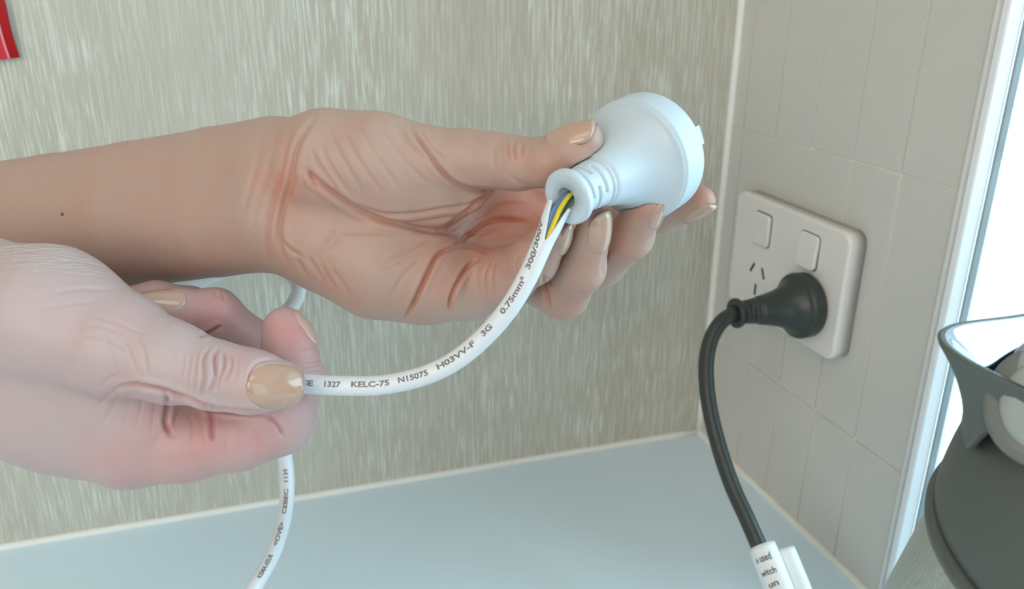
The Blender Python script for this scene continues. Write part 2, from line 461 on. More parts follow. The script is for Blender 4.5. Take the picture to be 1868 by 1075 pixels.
def slot_radfn(depth=0.0016, ph=0.0):
    rows = [(0.0044, 0.0054, 0.0), (0.0072, 0.0082, math.pi / 3), (0.0100, 0.0110, 0.0), (0.0134, 0.0142, None)]
    def fn(z, r, a):
        for z0, z1, off in rows:
            if z0 <= z <= z1:
                if off is None: return r - 0.0006
                b = ((a + ph + off) % (2 * math.pi / 3))
                if b < math.radians(82): return r - depth
        return r
    return fn

# ---- white plug axis
PA = PC(1032, 362, 0.2430)                  # centre of the rear disc
PB = PC(1173, 286, 0.2672)                  # towards the face
PAX = (PB - PA) / np.linalg.norm(PB - PA)
PAw = to_world(PA[None])[0]; PBw = to_world(PB[None])[0]
PAXw = (PBw - PAw) / np.linalg.norm(PBw - PAw)
PPROF = plug_profile(L=0.0330, Lf=0.0124)
PLEN = 0.0330 + 0.0124

# ------------------------------------------------------------------ cables: paths
def path_w(pts, n=14):
    P = np.array([PC(*p) for p in pts])
    return to_world(catmull(P, n))
CABLE_R = 0.0031
CABLE_PTS = [(1021, 374, .2436), (1012, 393, .2437), (1001, 420, .2440), (984, 458, .2448), (962, 506, .2462), (930, 560, .2484), (886, 612, .2510),
             (832, 657, .2530), (772, 686, .2545), (700, 702, .2560), (630, 704, .2570), (560, 701, .2566), (500, 697, .2566), (440, 684, .2600),
             (375, 668, .2680), (310, 650, .2850), (270, 610, .3080), (285, 560, .3280), (345, 522, .3460), (420, 492, .3560), (490, 484, .3520),
             (530, 501, .3440), (545, 527, .3400), (534, 556, .3400), (508, 586, .3400), (485, 618, .3540), (480, 670, .3520), (494, 740, .3530),
             (513, 800, .3590), (523, 862, .3620), (521, 930, .3550), (500, 1005, .3380), (458, 1080, .3200), (385, 1180, .3050), (300, 1260, .2980)]
CABLE_C = catmull(np.array([PC(*p) for p in CABLE_PTS]), 14)

# ------------------------------------------------------------------ hands: signed distance modelling
BIG = 1.0
class Field:
    def __init__(s, lo, hi, h):
        s.h = h; s.lo = np.array(lo, np.float32)
        s.n = np.ceil((np.array(hi) - np.array(lo)) / h).astype(int) + 1
        s.ax = [(s.lo[i] + h * np.arange(s.n[i])).astype(np.float32) for i in range(3)]
    def new(s): return np.full(s.n, BIG, np.float32)
    def region(s, mn, mx):
        a = np.maximum(np.floor((np.array(mn) - s.lo) / s.h).astype(int), 0)
        b = np.minimum(np.ceil((np.array(mx) - s.lo) / s.h).astype(int) + 1, s.n)
        return tuple(slice(int(i), int(max(j, i))) for i, j in zip(a, b))
    def coords(s, sl):
        return (s.ax[0][sl[0]][:, None, None], s.ax[1][sl[1]][None, :, None], s.ax[2][sl[2]][None, None, :])
def smin(a, b, k):
    hh = np.maximum(k - np.abs(a - b), 0) / k
    return np.minimum(a, b) - hh * hh * k * 0.25
def cone_dist(F, sl, a, b, ra, rb):
    X, Y, Z = F.coords(sl)
    d = b - a; L2 = float(d @ d) + 1e-12
    t = ((X - a[0]) * d[0] + (Y - a[1]) * d[1] + (Z - a[2]) * d[2]) / np.float32(L2)
    np.clip(t, 0, 1, out=t)
    dd = np.sqrt((X - a[0] - t * d[0]) ** 2 + (Y - a[1] - t * d[1]) ** 2 + (Z - a[2] - t * d[2]) ** 2)
    return dd - (ra + (rb - ra) * t)
def add_cone(F, D, a, b, ra, rb, k):
    m = max(ra, rb) + k + 0.004
    sl = F.region(np.minimum(a, b) - m, np.maximum(a, b) + m)
    D[sl] = smin(D[sl], cone_dist(F, sl, a, b, ra, rb), k)
def pt(q):
    p = PC(q[0], q[1], q[2]); return p, q[3] * q[2] / FPX
def add_chain(F, D, pts, k):
    q = [pt(p) for p in pts]
    for (a, ra), (b, rb) in zip(q[:-1], q[1:]):
        add_cone(F, D, a, b, ra, rb, k)
def add_finger(F, D, pts, kchain=0.002, kbase=0.009, reach=0.022, ktip=0.0005):
    T = F.new(); add_chain(F, T, pts, kchain)
    q = [pt(p)[0] for p in pts]; r = max(pt(p)[1] for p in pts) + 0.012
    Q = np.array(q)
    sl = F.region(Q.min(0) - r, Q.max(0) + r)
    X, Y, Z = F.coords(sl)
    b = q[0]
    dist = np.sqrt((X - b[0]) ** 2 + (Y - b[1]) ** 2 + (Z - b[2]) ** 2)
    k = ktip + (kbase - ktip) * np.clip(1.35 - dist / reach, 0, 1)
    D[sl] = smin(D[sl], T[sl], k.astype(np.float32))
def carve_plug(F, D, gap=0.00022, k=0.0006):
    prof = [(z, r) for z, r in PPROF if r > 0.0066]
    L = prof[-1][0] + 0.0003
    zz = np.array([p[0] for p in prof]); rr = np.array([p[1] for p in prof])
    order = np.argsort(zz, kind='stable'); zz = zz[order]; rr = rr[order]
    m = 0.03
    e = PA + PAX * PLEN
    sl = F.region(np.minimum(PA, e) - m, np.maximum(PA, e) + m)
    X, Y, Z = F.coords(sl)
    vx, vy, vz = X - PA[0], Y - PA[1], Z - PA[2]
    t = vx * PAX[0] + vy * PAX[1] + vz * PAX[2]
    rad = np.sqrt(np.maximum(vx ** 2 + vy ** 2 + vz ** 2 - t * t, 0))
    zmax = PLEN + 0.0003
    rp = np.interp(t, zz, rr)
    dr = (rad - rp) * 0.85
    P = np.maximum(dr, np.maximum(-t, t - zmax)) - gap
    D[sl] = -smin(-D[sl], P.astype(np.float32), k)
def carve_line(F, D, pts, r, k=0.0008):
    for a, b in zip(pts[:-1], pts[1:]):
        m = r + k + 0.003
        sl = F.region(np.minimum(a, b) - m, np.maximum(a, b) + m)
        if any(s.stop <= s.start for s in sl): continue
        D[sl] = -smin(-D[sl], cone_dist(F, sl, a, b, r, r), k)

def surface_nets(F, D):
    ins = D < 0
    c = ins[:-1, :-1, :-1].astype(np.int8)
    cnt = np.zeros(c.shape, np.int8)
    offs = [(i, j, k) for i in (0, 1) for j in (0, 1) for k in (0, 1)]
    def sh(A, o):
        return A[o[0]:A.shape[0] - 1 + o[0], o[1]:A.shape[1] - 1 + o[1], o[2]:A.shape[2] - 1 + o[2]]
    for o in offs: cnt += sh(ins, o)
    act = (cnt > 0) & (cnt < 8)
    idx = np.argwhere(act)
    vid = np.full(act.shape, -1, np.int32); vid[act] = np.arange(len(idx))
    vals = {o: D[idx[:, 0] + o[0], idx[:, 1] + o[1], idx[:, 2] + o[2]] for o in offs}
    acc = np.zeros((len(idx), 3)); num = np.zeros(len(idx))
    for o in offs:
        for ax in range(3):
            if o[ax] == 1: continue
            p = list(o); p[ax] = 1; p = tuple(p)
            a, b = vals[o], vals[p]
            m = (a < 0) != (b < 0)
            t = np.where(m, a / np.where(m, a - b, 1), 0)
            q = np.array(o, float)[None].repeat(len(idx), 0); q[:, ax] = t
            acc += q * m[:, None]; num += m
    V = F.lo + (idx + acc / num[:, None]) * F.h
    faces = []
    for ax in range(3):
        a = [slice(None)] * 3; b = [slice(None)] * 3
        a[ax] = slice(0, -1); b[ax] = slice(1, None)
        A, B = ins[tuple(a)], ins[tuple(b)]
        e = np.argwhere(A != B)
        u, w = (ax + 1) % 3, (ax + 2) % 3
        ok = (e[:, u] > 0) & (e[:, w] > 0) & (e[:, u] < D.shape[u] - 1) & (e[:, w] < D.shape[w] - 1)
        e = e[ok]
        def cell(du, dw):
            q = e.copy(); q[:, u] += du; q[:, w] += dw
            return vid[q[:, 0], q[:, 1], q[:, 2]]
        quad = np.stack([cell(-1, -1), cell(0, -1), cell(0, 0), cell(-1, 0)], 1)
        flip = ~A[e[:, 0], e[:, 1], e[:, 2]]
        quad[flip] = quad[flip][:, ::-1]
        faces.append(quad)
    Fq = np.concatenate(faces)
    return V, Fq
def vnormals(V, Q):
    n = np.cross(V[Q[:, 2]] - V[Q[:, 0]], V[Q[:, 3]] - V[Q[:, 1]])
    N = np.zeros_like(V)
    for k in range(4):
        for c in range(3):
            N[:, c] += np.bincount(Q[:, k], n[:, c], len(V))
    return N / (np.linalg.norm(N, axis=1)[:, None] + 1e-12)
def laplace(V, Q, it=2, lam=0.5):
    n = len(V)
    i = np.concatenate([Q[:, 0], Q[:, 1], Q[:, 2], Q[:, 3], Q[:, 1], Q[:, 2], Q[:, 3], Q[:, 0]])
    j = np.concatenate([Q[:, 1], Q[:, 2], Q[:, 3], Q[:, 0], Q[:, 0], Q[:, 1], Q[:, 2], Q[:, 3]])
    cnt = np.bincount(i, minlength=n)[:, None]
    for _ in range(it):
        for l in (lam, -lam * 0.96):
            A = np.stack([np.bincount(i, V[j, c], n) for c in range(3)], 1) / cnt
            V = V + l * (A - V)
    return V
def polydist(px, py, poly):
    """distance in px to polyline and normalised position along it"""
    best = np.full(px.shape, 1e9); pos = np.zeros(px.shape)
    seg = np.linalg.norm(np.diff(poly, axis=0), axis=1); tot = seg.sum(); s0 = 0
    for (a, b, L) in zip(poly[:-1], poly[1:], seg):
        d = b - a
        t = np.clip(((px - a[0]) * d[0] + (py - a[1]) * d[1]) / (L * L + 1e-9), 0, 1)
        q = np.hypot(px - a[0] - t * d[0], py - a[1] - t * d[1])
        m = q < best
        best[m] = q[m]; pos[m] = (s0 + t[m] * L) / tot
        s0 += L
    return best, pos
def wrinkle(V, N, creases, red):
    """press skin creases into the surface facing the viewer of the hand; each crease: (points, half width px, depth mm, max depth m[, redness])"""
    z = V[:, 2]
    px = V[:, 0] / z * FPX + CX; py = -V[:, 1] / z * FPX + CY
    view = V / np.linalg.norm(V, axis=1)[:, None]
    facing = np.clip(-(N * view).sum(1) * 2.5, 0, 1)
    out = np.zeros(len(V))
    for c in creases:
        pts, wd, dep, zmax = c[:4]; rd = c[4] if len(c) > 4 else 0.12
        poly = catmull(np.array(pts, float), 6) if len(pts) > 2 else np.array(pts, float)
        lo = poly.min(0) - wd * 6; hi = poly.max(0) + wd * 6
        m = np.where((px > lo[0]) & (px < hi[0]) & (py > lo[1]) & (py < hi[1]) & (z < zmax) & (facing > 0))[0]
        if len(m) == 0: continue
        d, s = polydist(px[m], py[m], poly)
        tap = np.clip(np.minimum(s, 1 - s) * 5, 0, 1) ** 0.7
        g1 = np.exp(-(d / wd) ** 2); g2 = np.exp(-((d - wd * 2.4) / (wd * 1.5)) ** 2)
        out[m] += facing[m] * tap * (-g1 + 0.30 * g2) * dep * 0.001
        red[m] += facing[m] * tap * np.exp(-(d / (wd * 1.3)) ** 2) * rd
    return V + N * out[:, None]
def blob_red(V, red, blobs):
    for (x, y, d, r, a) in blobs:
        c = PC(x, y, d)
        red += a * np.exp(-((V - c) ** 2).sum(1) / (r * 0.001) ** 2)
def hand_object(name, V, Q, red, mat, ang=60.0):
    Vw = to_world(V)
    me = bpy.data.meshes.new(name)
    me.vertices.add(len(Vw)); me.vertices.foreach_set('co', Vw.astype(np.float32).ravel())
    me.loops.add(Q.size); me.loops.foreach_set('vertex_index', Q.astype(np.int32)[:, ::-1].ravel())
    me.polygons.add(len(Q)); me.polygons.foreach_set('loop_start', np.arange(0, Q.size, 4, dtype=np.int32))
    me.polygons.foreach_set('use_smooth', np.ones(len(Q), bool))
    me.update(calc_edges=True)
    at = me.attributes.new('redness', 'FLOAT', 'POINT'); at.data.foreach_set('value', np.clip(red, 0, 1).astype(np.float32))
    ca, sa = math.cos(math.radians(ang)), math.sin(math.radians(ang))
    G = np.stack([V[:, 0] * ca - V[:, 1] * sa, V[:, 0] * sa + V[:, 1] * ca, V[:, 2]], 1)      # grain runs obliquely over the skin
    ga = me.attributes.new('grain', 'FLOAT_VECTOR', 'POINT'); ga.data.foreach_set('vector', G.astype(np.float32).ravel())
    return link(name, me, mat)
def keep_largest(V, Q):
    """drop loose crumbs"""
    n = len(V); lab = np.arange(n)
    while True:
        m = lab[Q].min(1); new = lab.copy()
        for k in range(4): np.minimum.at(new, Q[:, k], m)
        new = new[new]
        if (new == lab).all(): break
        lab = new
    big = np.bincount(lab).argmax()
    kv = lab == big; mp = np.cumsum(kv) - 1
    return V[kv], mp[Q[kv[Q[:, 0]]]]

from mathutils.bvhtree import BVHTree
def local_bvh(V, Q, c, r):
    m = (np.abs(V - c) < r).all(1)
    k = np.where(m[Q].all(1))[0]
    ids = np.unique(Q[k]); mp = np.full(len(V), -1); mp[ids] = np.arange(len(ids))
    return BVHTree.FromPolygons([Vector(p) for p in V[ids]], [tuple(int(x) for x in q) for q in mp[Q[k]]])
def nail(parent, V, Q, a, b, nrm, w, L, s_in, mat, lift=0.00022, point=0.0):
    """nail on the finger segment a->b (each (px,py,d,r)); nrm in camera space; w half width m, L length m, s_in distance of the free edge past b's centre m"""
    A, ra = pt(a); B, rb = pt(b)
    ax = (B - A) / np.linalg.norm(B - A); Ls = np.linalg.norm(B - A)
    n = np.array(nrm, float) * np.array([1, 1, 1.0]); n -= ax * (n @ ax); n /= np.linalg.norm(n)
    side = np.cross(ax, n)
    s0 = Ls + s_in - L
    bv = local_bvh(V, Q, B, 0.03)
    rows = []; hs = []
    for s in np.linspace(-0.05, 1.0, 16):
        for t in np.linspace(-0.8, 0.8, 9):
            o = A + ax * (s0 + L * s) + side * (t * w) + n * 0.03
            h = bv.ray_cast(Vector(o), Vector(-n))
            if h[0] is None: continue
            hh = 0.03 - h[3]
            rl = ra + (rb - ra) * min(max((s0 + L * s) / Ls, 0), 1)
            over = max(0.0, s0 + L * s - Ls)
            rl = math.sqrt(max(rl * rl - over * over, 0))
            he = math.sqrt(max(rl * rl - (t * w) ** 2, 0))
            if abs(hh - he) > 0.0020 or he < 0.35 * rb: continue
            rows.append([1, s, s * s, t, t * t, t * t * s]); hs.append(hh)
    if len(rows) < 20: print('nail: few hits', len(rows), nrm)
    co = np.linalg.lstsq(np.array(rows), np.array(hs), rcond=None)[0]
    def hfit(s, t): return co @ np.array([1, s, s * s, t, t * t, t * t * s])
    v = []; nu, nv = 26, 15
    for layer in (0, 1):
        for i in range(nu + 1):
            s = i / nu
            e = 0.36
            if s < e: wf = (1 - (1 - s / e) ** 2.5) ** (1 / 2.5)
            elif s > 0.55:
                q = (s - 0.55) / 0.45; wf = (1 - q ** (2.6 - point)) ** (1 / (2.3 - point * 0.4))
            else: wf = 1
            wf = max(wf, 0.03) * (0.93 + 0.07 * math.sin(math.pi * s))
            for j in range(nv + 1):
                t = (j / nv * 2 - 1)
                edge = max(abs(t), abs(2 * s - 1)) ** 14
                hgt = hfit(s, t * wf) + lift + 0.00035 * (1 - t * t) - 0.00022 * edge - (0.0012 if layer else 0)
                v.append(A + ax * (s0 + L * s) + side * (t * wf * w) + n * hgt)
    f = []
    st = nv + 1; off = (nu + 1) * st
    for i in range(nu):
        for j in range(nv):
            q = (i * st + j, i * st + j + 1, (i + 1) * st + j + 1, (i + 1) * st + j)
            f.append(q); f.append(tuple(x + off for x in q[::-1]))
    ring = [j for j in range(st)] + [i * st + nv for i in range(1, nu + 1)] + [nu * st + j for j in range(nv - 1, -1, -1)] + [i * st for i in range(nu - 1, 0, -1)]
    for i in range(len(ring)):
        x, y = ring[i], ring[(i + 1) % len(ring)]
        f.append((x, x + off, y + off, y))
    o = pydata('fingernail', to_world(np.array(v)), f, MAT[mat], True)
    fix_normals(o)
    o.parent = parent
    return o

HV = 0.0004
# ---- upper hand: palm towards the viewer, fingers around the white plug
FA = Field((-0.27, -0.030, 0.225), (0.085, 0.085, 0.375), HV)
DA = FA.new()
for dy, dd in ((-1, 0.002), (1, -0.002)):
    TA = FA.new()
    add_chain(FA, TA, [(-460, 440 + dy * 24, .362 + dd, 94), (-80, 427 + dy * 27, .338 + dd, 92), (110, 407 + dy * 30, .322 + dd, 95), (250, 392 + dy * 33, .309 + dd, 99), (400, 369 + dy * 37, .296 + dd, 98), (500, 355 + dy * 42, .287 + dd, 98)], 0.0015)
    DA = smin(DA, TA, 0.012); del TA
THEN_A = [(520, 322, .283, 95), (600, 305, .277, 98), (690, 303, .274, 91), (780, 303, .272, 72)]
add_chain(FA, DA, THEN_A, 0.006)
add_chain(FA, DA, [(620, 320, .278, 88), (730, 335, .276, 80), (800, 343, .276, 66), (848, 342, .275, 46)], 0.004)
add_chain(FA, DA, [(520, 390, .287, 88), (600, 440, .284, 88), (690, 484, .284, 91), (780, 506, .286, 80), (845, 520, .288, 62)], 0.007)
add_chain(FA, DA, [(540, 350, .290, 92), (760, 400, .302, 72), (890, 430, .309, 52)], 0.010)
add_chain(FA, DA, [(600, 330, .295, 80), (900, 345, .314, 50)], 0.010)
add_chain(FA, DA, [(900, 345, .314, 50), (905, 470, .306, 46), (870, 520, .294, 50)], 0.008)
T_A = [(770, 300, .271, 70), (850, 291, .268, 53), (900, 293, .265, 49), (945, 299, .2615, 46), (1000, 296, .257, 43), (1040, 277, .2535, 40), (1066, 255, .2515, 34)]
I_A = [(915, 345, .314, 50), (1100, 385, .316, 42), (1205, 388, .308, 35), (1276, 368, .299, 29)]
M_A = [(915, 400, .312, 50), (1095, 476, .301, 46), (1150, 432, .281, 40), (1185, 366, .2650, 33)]
R_A = [(905, 468, .305, 52), (1026, 534, .291, 47), (1061, 490, .274, 42), (1086, 408, .2590, 31)]
P_A = [(850, 515, .291, 62), (925, 505, .281, 52), (974, 474, .268, 43), (1016, 424, .2575, 29)]
add_finger(FA, DA, T_A, 0.003, 0.008, 0.012)
add_finger(FA, DA, I_A, 0.003)
add_finger(FA, DA, M_A, 0.003)
add_finger(FA, DA, R_A, 0.003)
add_finger(FA, DA, P_A, 0.003, 0.009, 0.014)
carve_plug(FA, DA)
carve_line(FA, DA, CABLE_C[:9 * 14:3], CABLE_R + 0.0001)
VA, QA = surface_nets(FA, DA); del DA
VA, QA = keep_largest(VA, QA)
VA = laplace(VA, QA, 3)
NA = vnormals(VA, QA)
redA = np.zeros(len(VA))
CR_A = [
    # ball of the thumb and palm lines
    ([(552, 306), (575, 326), (604, 350), (645, 379), (694, 401), (751, 415), (788, 421), (838, 427)], 5, 1.5, .31, .30),
    ([(650, 372), (700, 389), (751, 390), (808, 381), (850, 374), (892, 352)], 3.2, 0.6, .31, .15),
    ([(700, 405), (760, 404), (815, 397), (850, 385)], 3, 0.4, .31, .12),
    ([(745, 228), (762, 252), (783, 282), (808, 315), (833, 336), (862, 345), (902, 347)], 3.6, 1.25, .30, .25),
    ([(763, 238), (788, 268), (812, 292)], 3, 0.5, .30, .12),
    ([(716, 224), (745, 260), (790, 302), (815, 330)], 4, 0.45, .30, .05),
    ([(690, 226), (720, 272), (770, 325), (800, 350)], 4, 0.3, .30, .04),
    ([(655, 236), (690, 290), (730, 345)], 4, 0.3, .30, .04), ([(628, 240), (655, 290), (700, 358)], 3.5, 0.3, .30, .04),
    ([(600, 236), (625, 286), (662, 352)], 3.5, 0.35, .30, .05), ([(585, 262), (603, 302), (640, 358)], 3.5, 0.35, .30, .08),
    ([(566, 270), (585, 305), (618, 350)], 3.5, 0.45, .30, .12),
    ([(796, 424), (815, 412), (838, 396), (870, 371), (902, 347)], 3.6, 1.4, .33, .55),
    ([(822, 453), (853, 430), (880, 410), (911, 401), (968, 404)], 3.6, 1.3, .33, .55),
    ([(843, 427), (880, 426), (905, 418)], 3.2, 0.6, .33, .2), ([(870, 398), (910, 376), (960, 372)], 4, 0.5, .33, .2), ([(880, 440), (930, 432), (975, 436)], 4, 0.5, .33, .2),
    ([(738, 584), (752, 558), (768, 525), (784, 491), (800, 464), (830, 450)], 3.6, 1.7, .32, .50),
    ([(819, 574), (822, 545), (835, 516), (854, 487), (874, 470)], 3.4, 1.4, .31, .45),
    ([(827, 452), (850, 449), (875, 454), (892, 464)], 3.4, 0.7, .32, .2),
    ([(700, 484), (735, 462), (795, 428)], 3.5, 0.45, .31, .10), ([(688, 500), (735, 478), (770, 455)], 3.5, 0.3, .31, .08), ([(712, 545), (735, 505), (770, 470)], 4, 0.35, .31, .06),
    ([(600, 424), (640, 425), (700, 424), (770, 428)], 4, 0.35, .31, .08), ([(575, 478), (592, 446), (612, 420)], 4, 0.35, .31, .10), ([(612, 420), (616, 440), (596, 462)], 3.5, 0.3, .31, .08),
    # wrist folds
    ([(578, 210), (556, 240), (540, 275), (530, 325), (516, 380), (509, 430), (522, 480)], 4.5, 0.9, .31, .20),
    ([(536, 222), (522, 270), (512, 320), (496, 380), (486, 440), (494, 485)], 4.5, 0.5, .31, .22),
    ([(563, 312), (570, 328), (574, 345)], 4, 0.9, .30, .4), ([(540, 318), (534, 340), (524, 372)], 4.5, 0.8, .30, .25),
    ([(505, 235), (492, 300), (470, 370), (455, 430)], 4.5, 0.25, .31, .06), ([(480, 240), (462, 320), (440, 400)], 5, 0.2, .31, .04),
    ([(540, 470), (552, 490), (560, 506)], 3.5, 0.5, .31, .2), ([(562, 468), (580, 495), (594, 516)], 3.5, 0.4, .31, .15), ([(585, 480), (598, 505), (612, 526)], 3.5, 0.35, .31, .12), ([(605, 490), (630, 525), (640, 545)], 4, 0.3, .31, .1),
    ([(515, 440), (530, 456), (552, 470)], 3.5, 0.4, .31, .15),
    # thumb
    ([(941, 256), (937, 272), (941, 294)], 2.8, 0.55, .28, .15), ([(928, 258), (926, 274), (930, 290)], 2.8, 0.35, .28, .1), ([(951, 258), (953, 270), (950, 286)], 2.8, 0.35, .28, .1),
    ([(905, 262), (900, 285), (904, 310)], 3, 0.2, .28, .04), ([(968, 262), (966, 280)], 3, 0.2, .28, .04), ([(925, 310), (935, 325), (960, 338)], 3, 0.25, .28, .08),
    # fingers
    ([(895, 475), (883, 505), (887, 548)], 3, 0.35, .30, .12), ([(905, 472), (897, 500), (900, 545)], 3, 0.3, .30, .10), ([(950, 460), (940, 480), (944, 500)], 3, 0.3, .30, .1),
    ([(992, 500), (994, 525), (1002, 562)], 3.4, 1.0, .31, .35), ([(1000, 505), (1006, 520)], 3, 0.5, .31, .2),
    ([(1110, 455), (1102, 480), (1098, 505)], 3.5, 0.6, .31, .25),
]
VA = wrinkle(VA, NA, CR_A, redA)
blob_red(VA, redA, [(930, 370, .29, 16, .8), (870, 400, .28, 10, .35), (900, 440, .28, 9, .45), (1000, 370, .30, 16, .5), (820, 500, .27, 12, .25), (990, 310, .25, 8, .25), (1090, 395, .255, 6, .35),
                    (1185, 355, .262, 7, .5), (1280, 350, .295, 8, .45), (1040, 545, .28, 9, .35), (1130, 450, .28, 9, .3), (1060, 270, .245, 6, .3), (520, 330, .265, 9, .35), (560, 440, .26, 14, .2), (940, 470, .265, 9, .2), (750, 410, .265, 9, .15)])
handA = hand_object('hand', VA, QA, redA, MAT['skin_palm'], 58)
tag(handA, 'upper hand, palm open to the viewer, holding the white plug with beige nails', 'hand')
def nailA(*a, **k): return nail(handA, VA, QA, *a, **k)
nailA(T_A[4], T_A[6], (-0.40, 0.83, -0.42), 0.0064, 0.0152, 0.0058, 'nail')
nailA(I_A[2], I_A[3], (0.42, -0.86, -0.12), 0.0052, 0.0125, 0.0056, 'nail')
nailA(M_A[2], M_A[3], (0.80, -0.22, -0.56), 0.0048, 0.0130, 0.0046, 'nail', point=0.4)
nailA(R_A[2], R_A[3], (0.52, 0.05, -0.85), 0.0050, 0.0142, 0.0066, 'nail', point=0.5)
nailA(P_A[2], P_A[3], (0.88, -0.30, -0.12), 0.0042, 0.0118, 0.0060, 'nail', point=0.5)

bvA = local_bvh(VA, QA[:, ::-1], PC(114, 391, .31), 0.03)
hm = bvA.ray_cast(Vector((0, 0, 0)), Vector(PC(114, 391, 1.0)).normalized())
if hm[0] is not None:
    mc = to_world(np.array(hm[0])[None])[0]
    bm = bmesh.new(); bmesh.ops.create_icosphere(bm, subdivisions=2, radius=0.0006)
    for v in bm.verts: v.co += Vector(mc)
    me = bpy.data.meshes.new('mole'); bm.to_mesh(me); bm.free()
    o = link('mole', me, MAT['mole'], handA, True); tag(o, 'small brown mole')

# ---- lower hand: back and thumb towards the viewer, cable pinched between thumb and index finger
FB = Field((-0.26, -0.075, 0.205), (-0.048, 0.030, 0.330), HV)
DB = FB.new()
add_chain(FB, DB, [(-420, 560, .262, 125), (-60, 558, .256, 122), (90, 578, .252, 121), (215, 630, .248, 98)], 0.008)
add_chain(FB, DB, [(-420, 690, .285, 118), (-60, 680, .276, 115), (110, 730, .270, 112), (238, 803, .268, 90)], 0.014)
add_chain(FB, DB, [(-60, 640, .272, 110), (140, 690, .268, 95), (290, 770, .264, 66)], 0.014)
add_chain(FB, DB, [(0, 655, .284, 104), (190, 740, .288, 80), (230, 770, .292, 68)], 0.012)
add_chain(FB, DB, [(0, 640, .288, 92), (190, 690, .302, 60)], 0.012)
T_B = [(215, 630, .248, 98), (310, 661, .245, 72), (397, 686, .2435, 59), (460, 697, .2435, 55), (512, 703, .2440, 45)]
I_B = [(238, 803, .268, 90), (340, 806, .265, 70), (435, 791, .264, 64), (505, 763, .266, 65), (533, 690, .2685, 54), (527, 630, .2690, 45), (519, 598, .2690, 38)]
M_B = [(235, 760, .292, 66), (455, 628, .292, 45), (392, 573, .283, 45), (325, 567, .278, 38), (272, 562, .275, 30)]
R_B = [(210, 730, .302, 60), (420, 610, .304, 42), (345, 565, .291, 40), (285, 559, .2855, 44), (235, 565, .283, 40)]
L_B = [(190, 700, .308, 54), (390, 640, .316, 36), (320, 610, .308, 32), (270, 610, .303, 26)]
add_finger(FB, DB, T_B, 0.004, 0.008, 0.014)
add_finger(FB, DB, L_B, 0.003)
add_finger(FB, DB, R_B, 0.003)
add_finger(FB, DB, M_B, 0.003)
add_finger(FB, DB, I_B, 0.004, 0.010, 0.012)
carve_line(FB, DB, CABLE_C[9 * 14:20 * 14:2], CABLE_R + 0.0001)
VB, QB = surface_nets(FB, DB); del DB
VB, QB = keep_largest(VB, QB)
VB = laplace(VB, QB, 3)
NB = vnormals(VB, QB)
redB = np.zeros(len(VB))
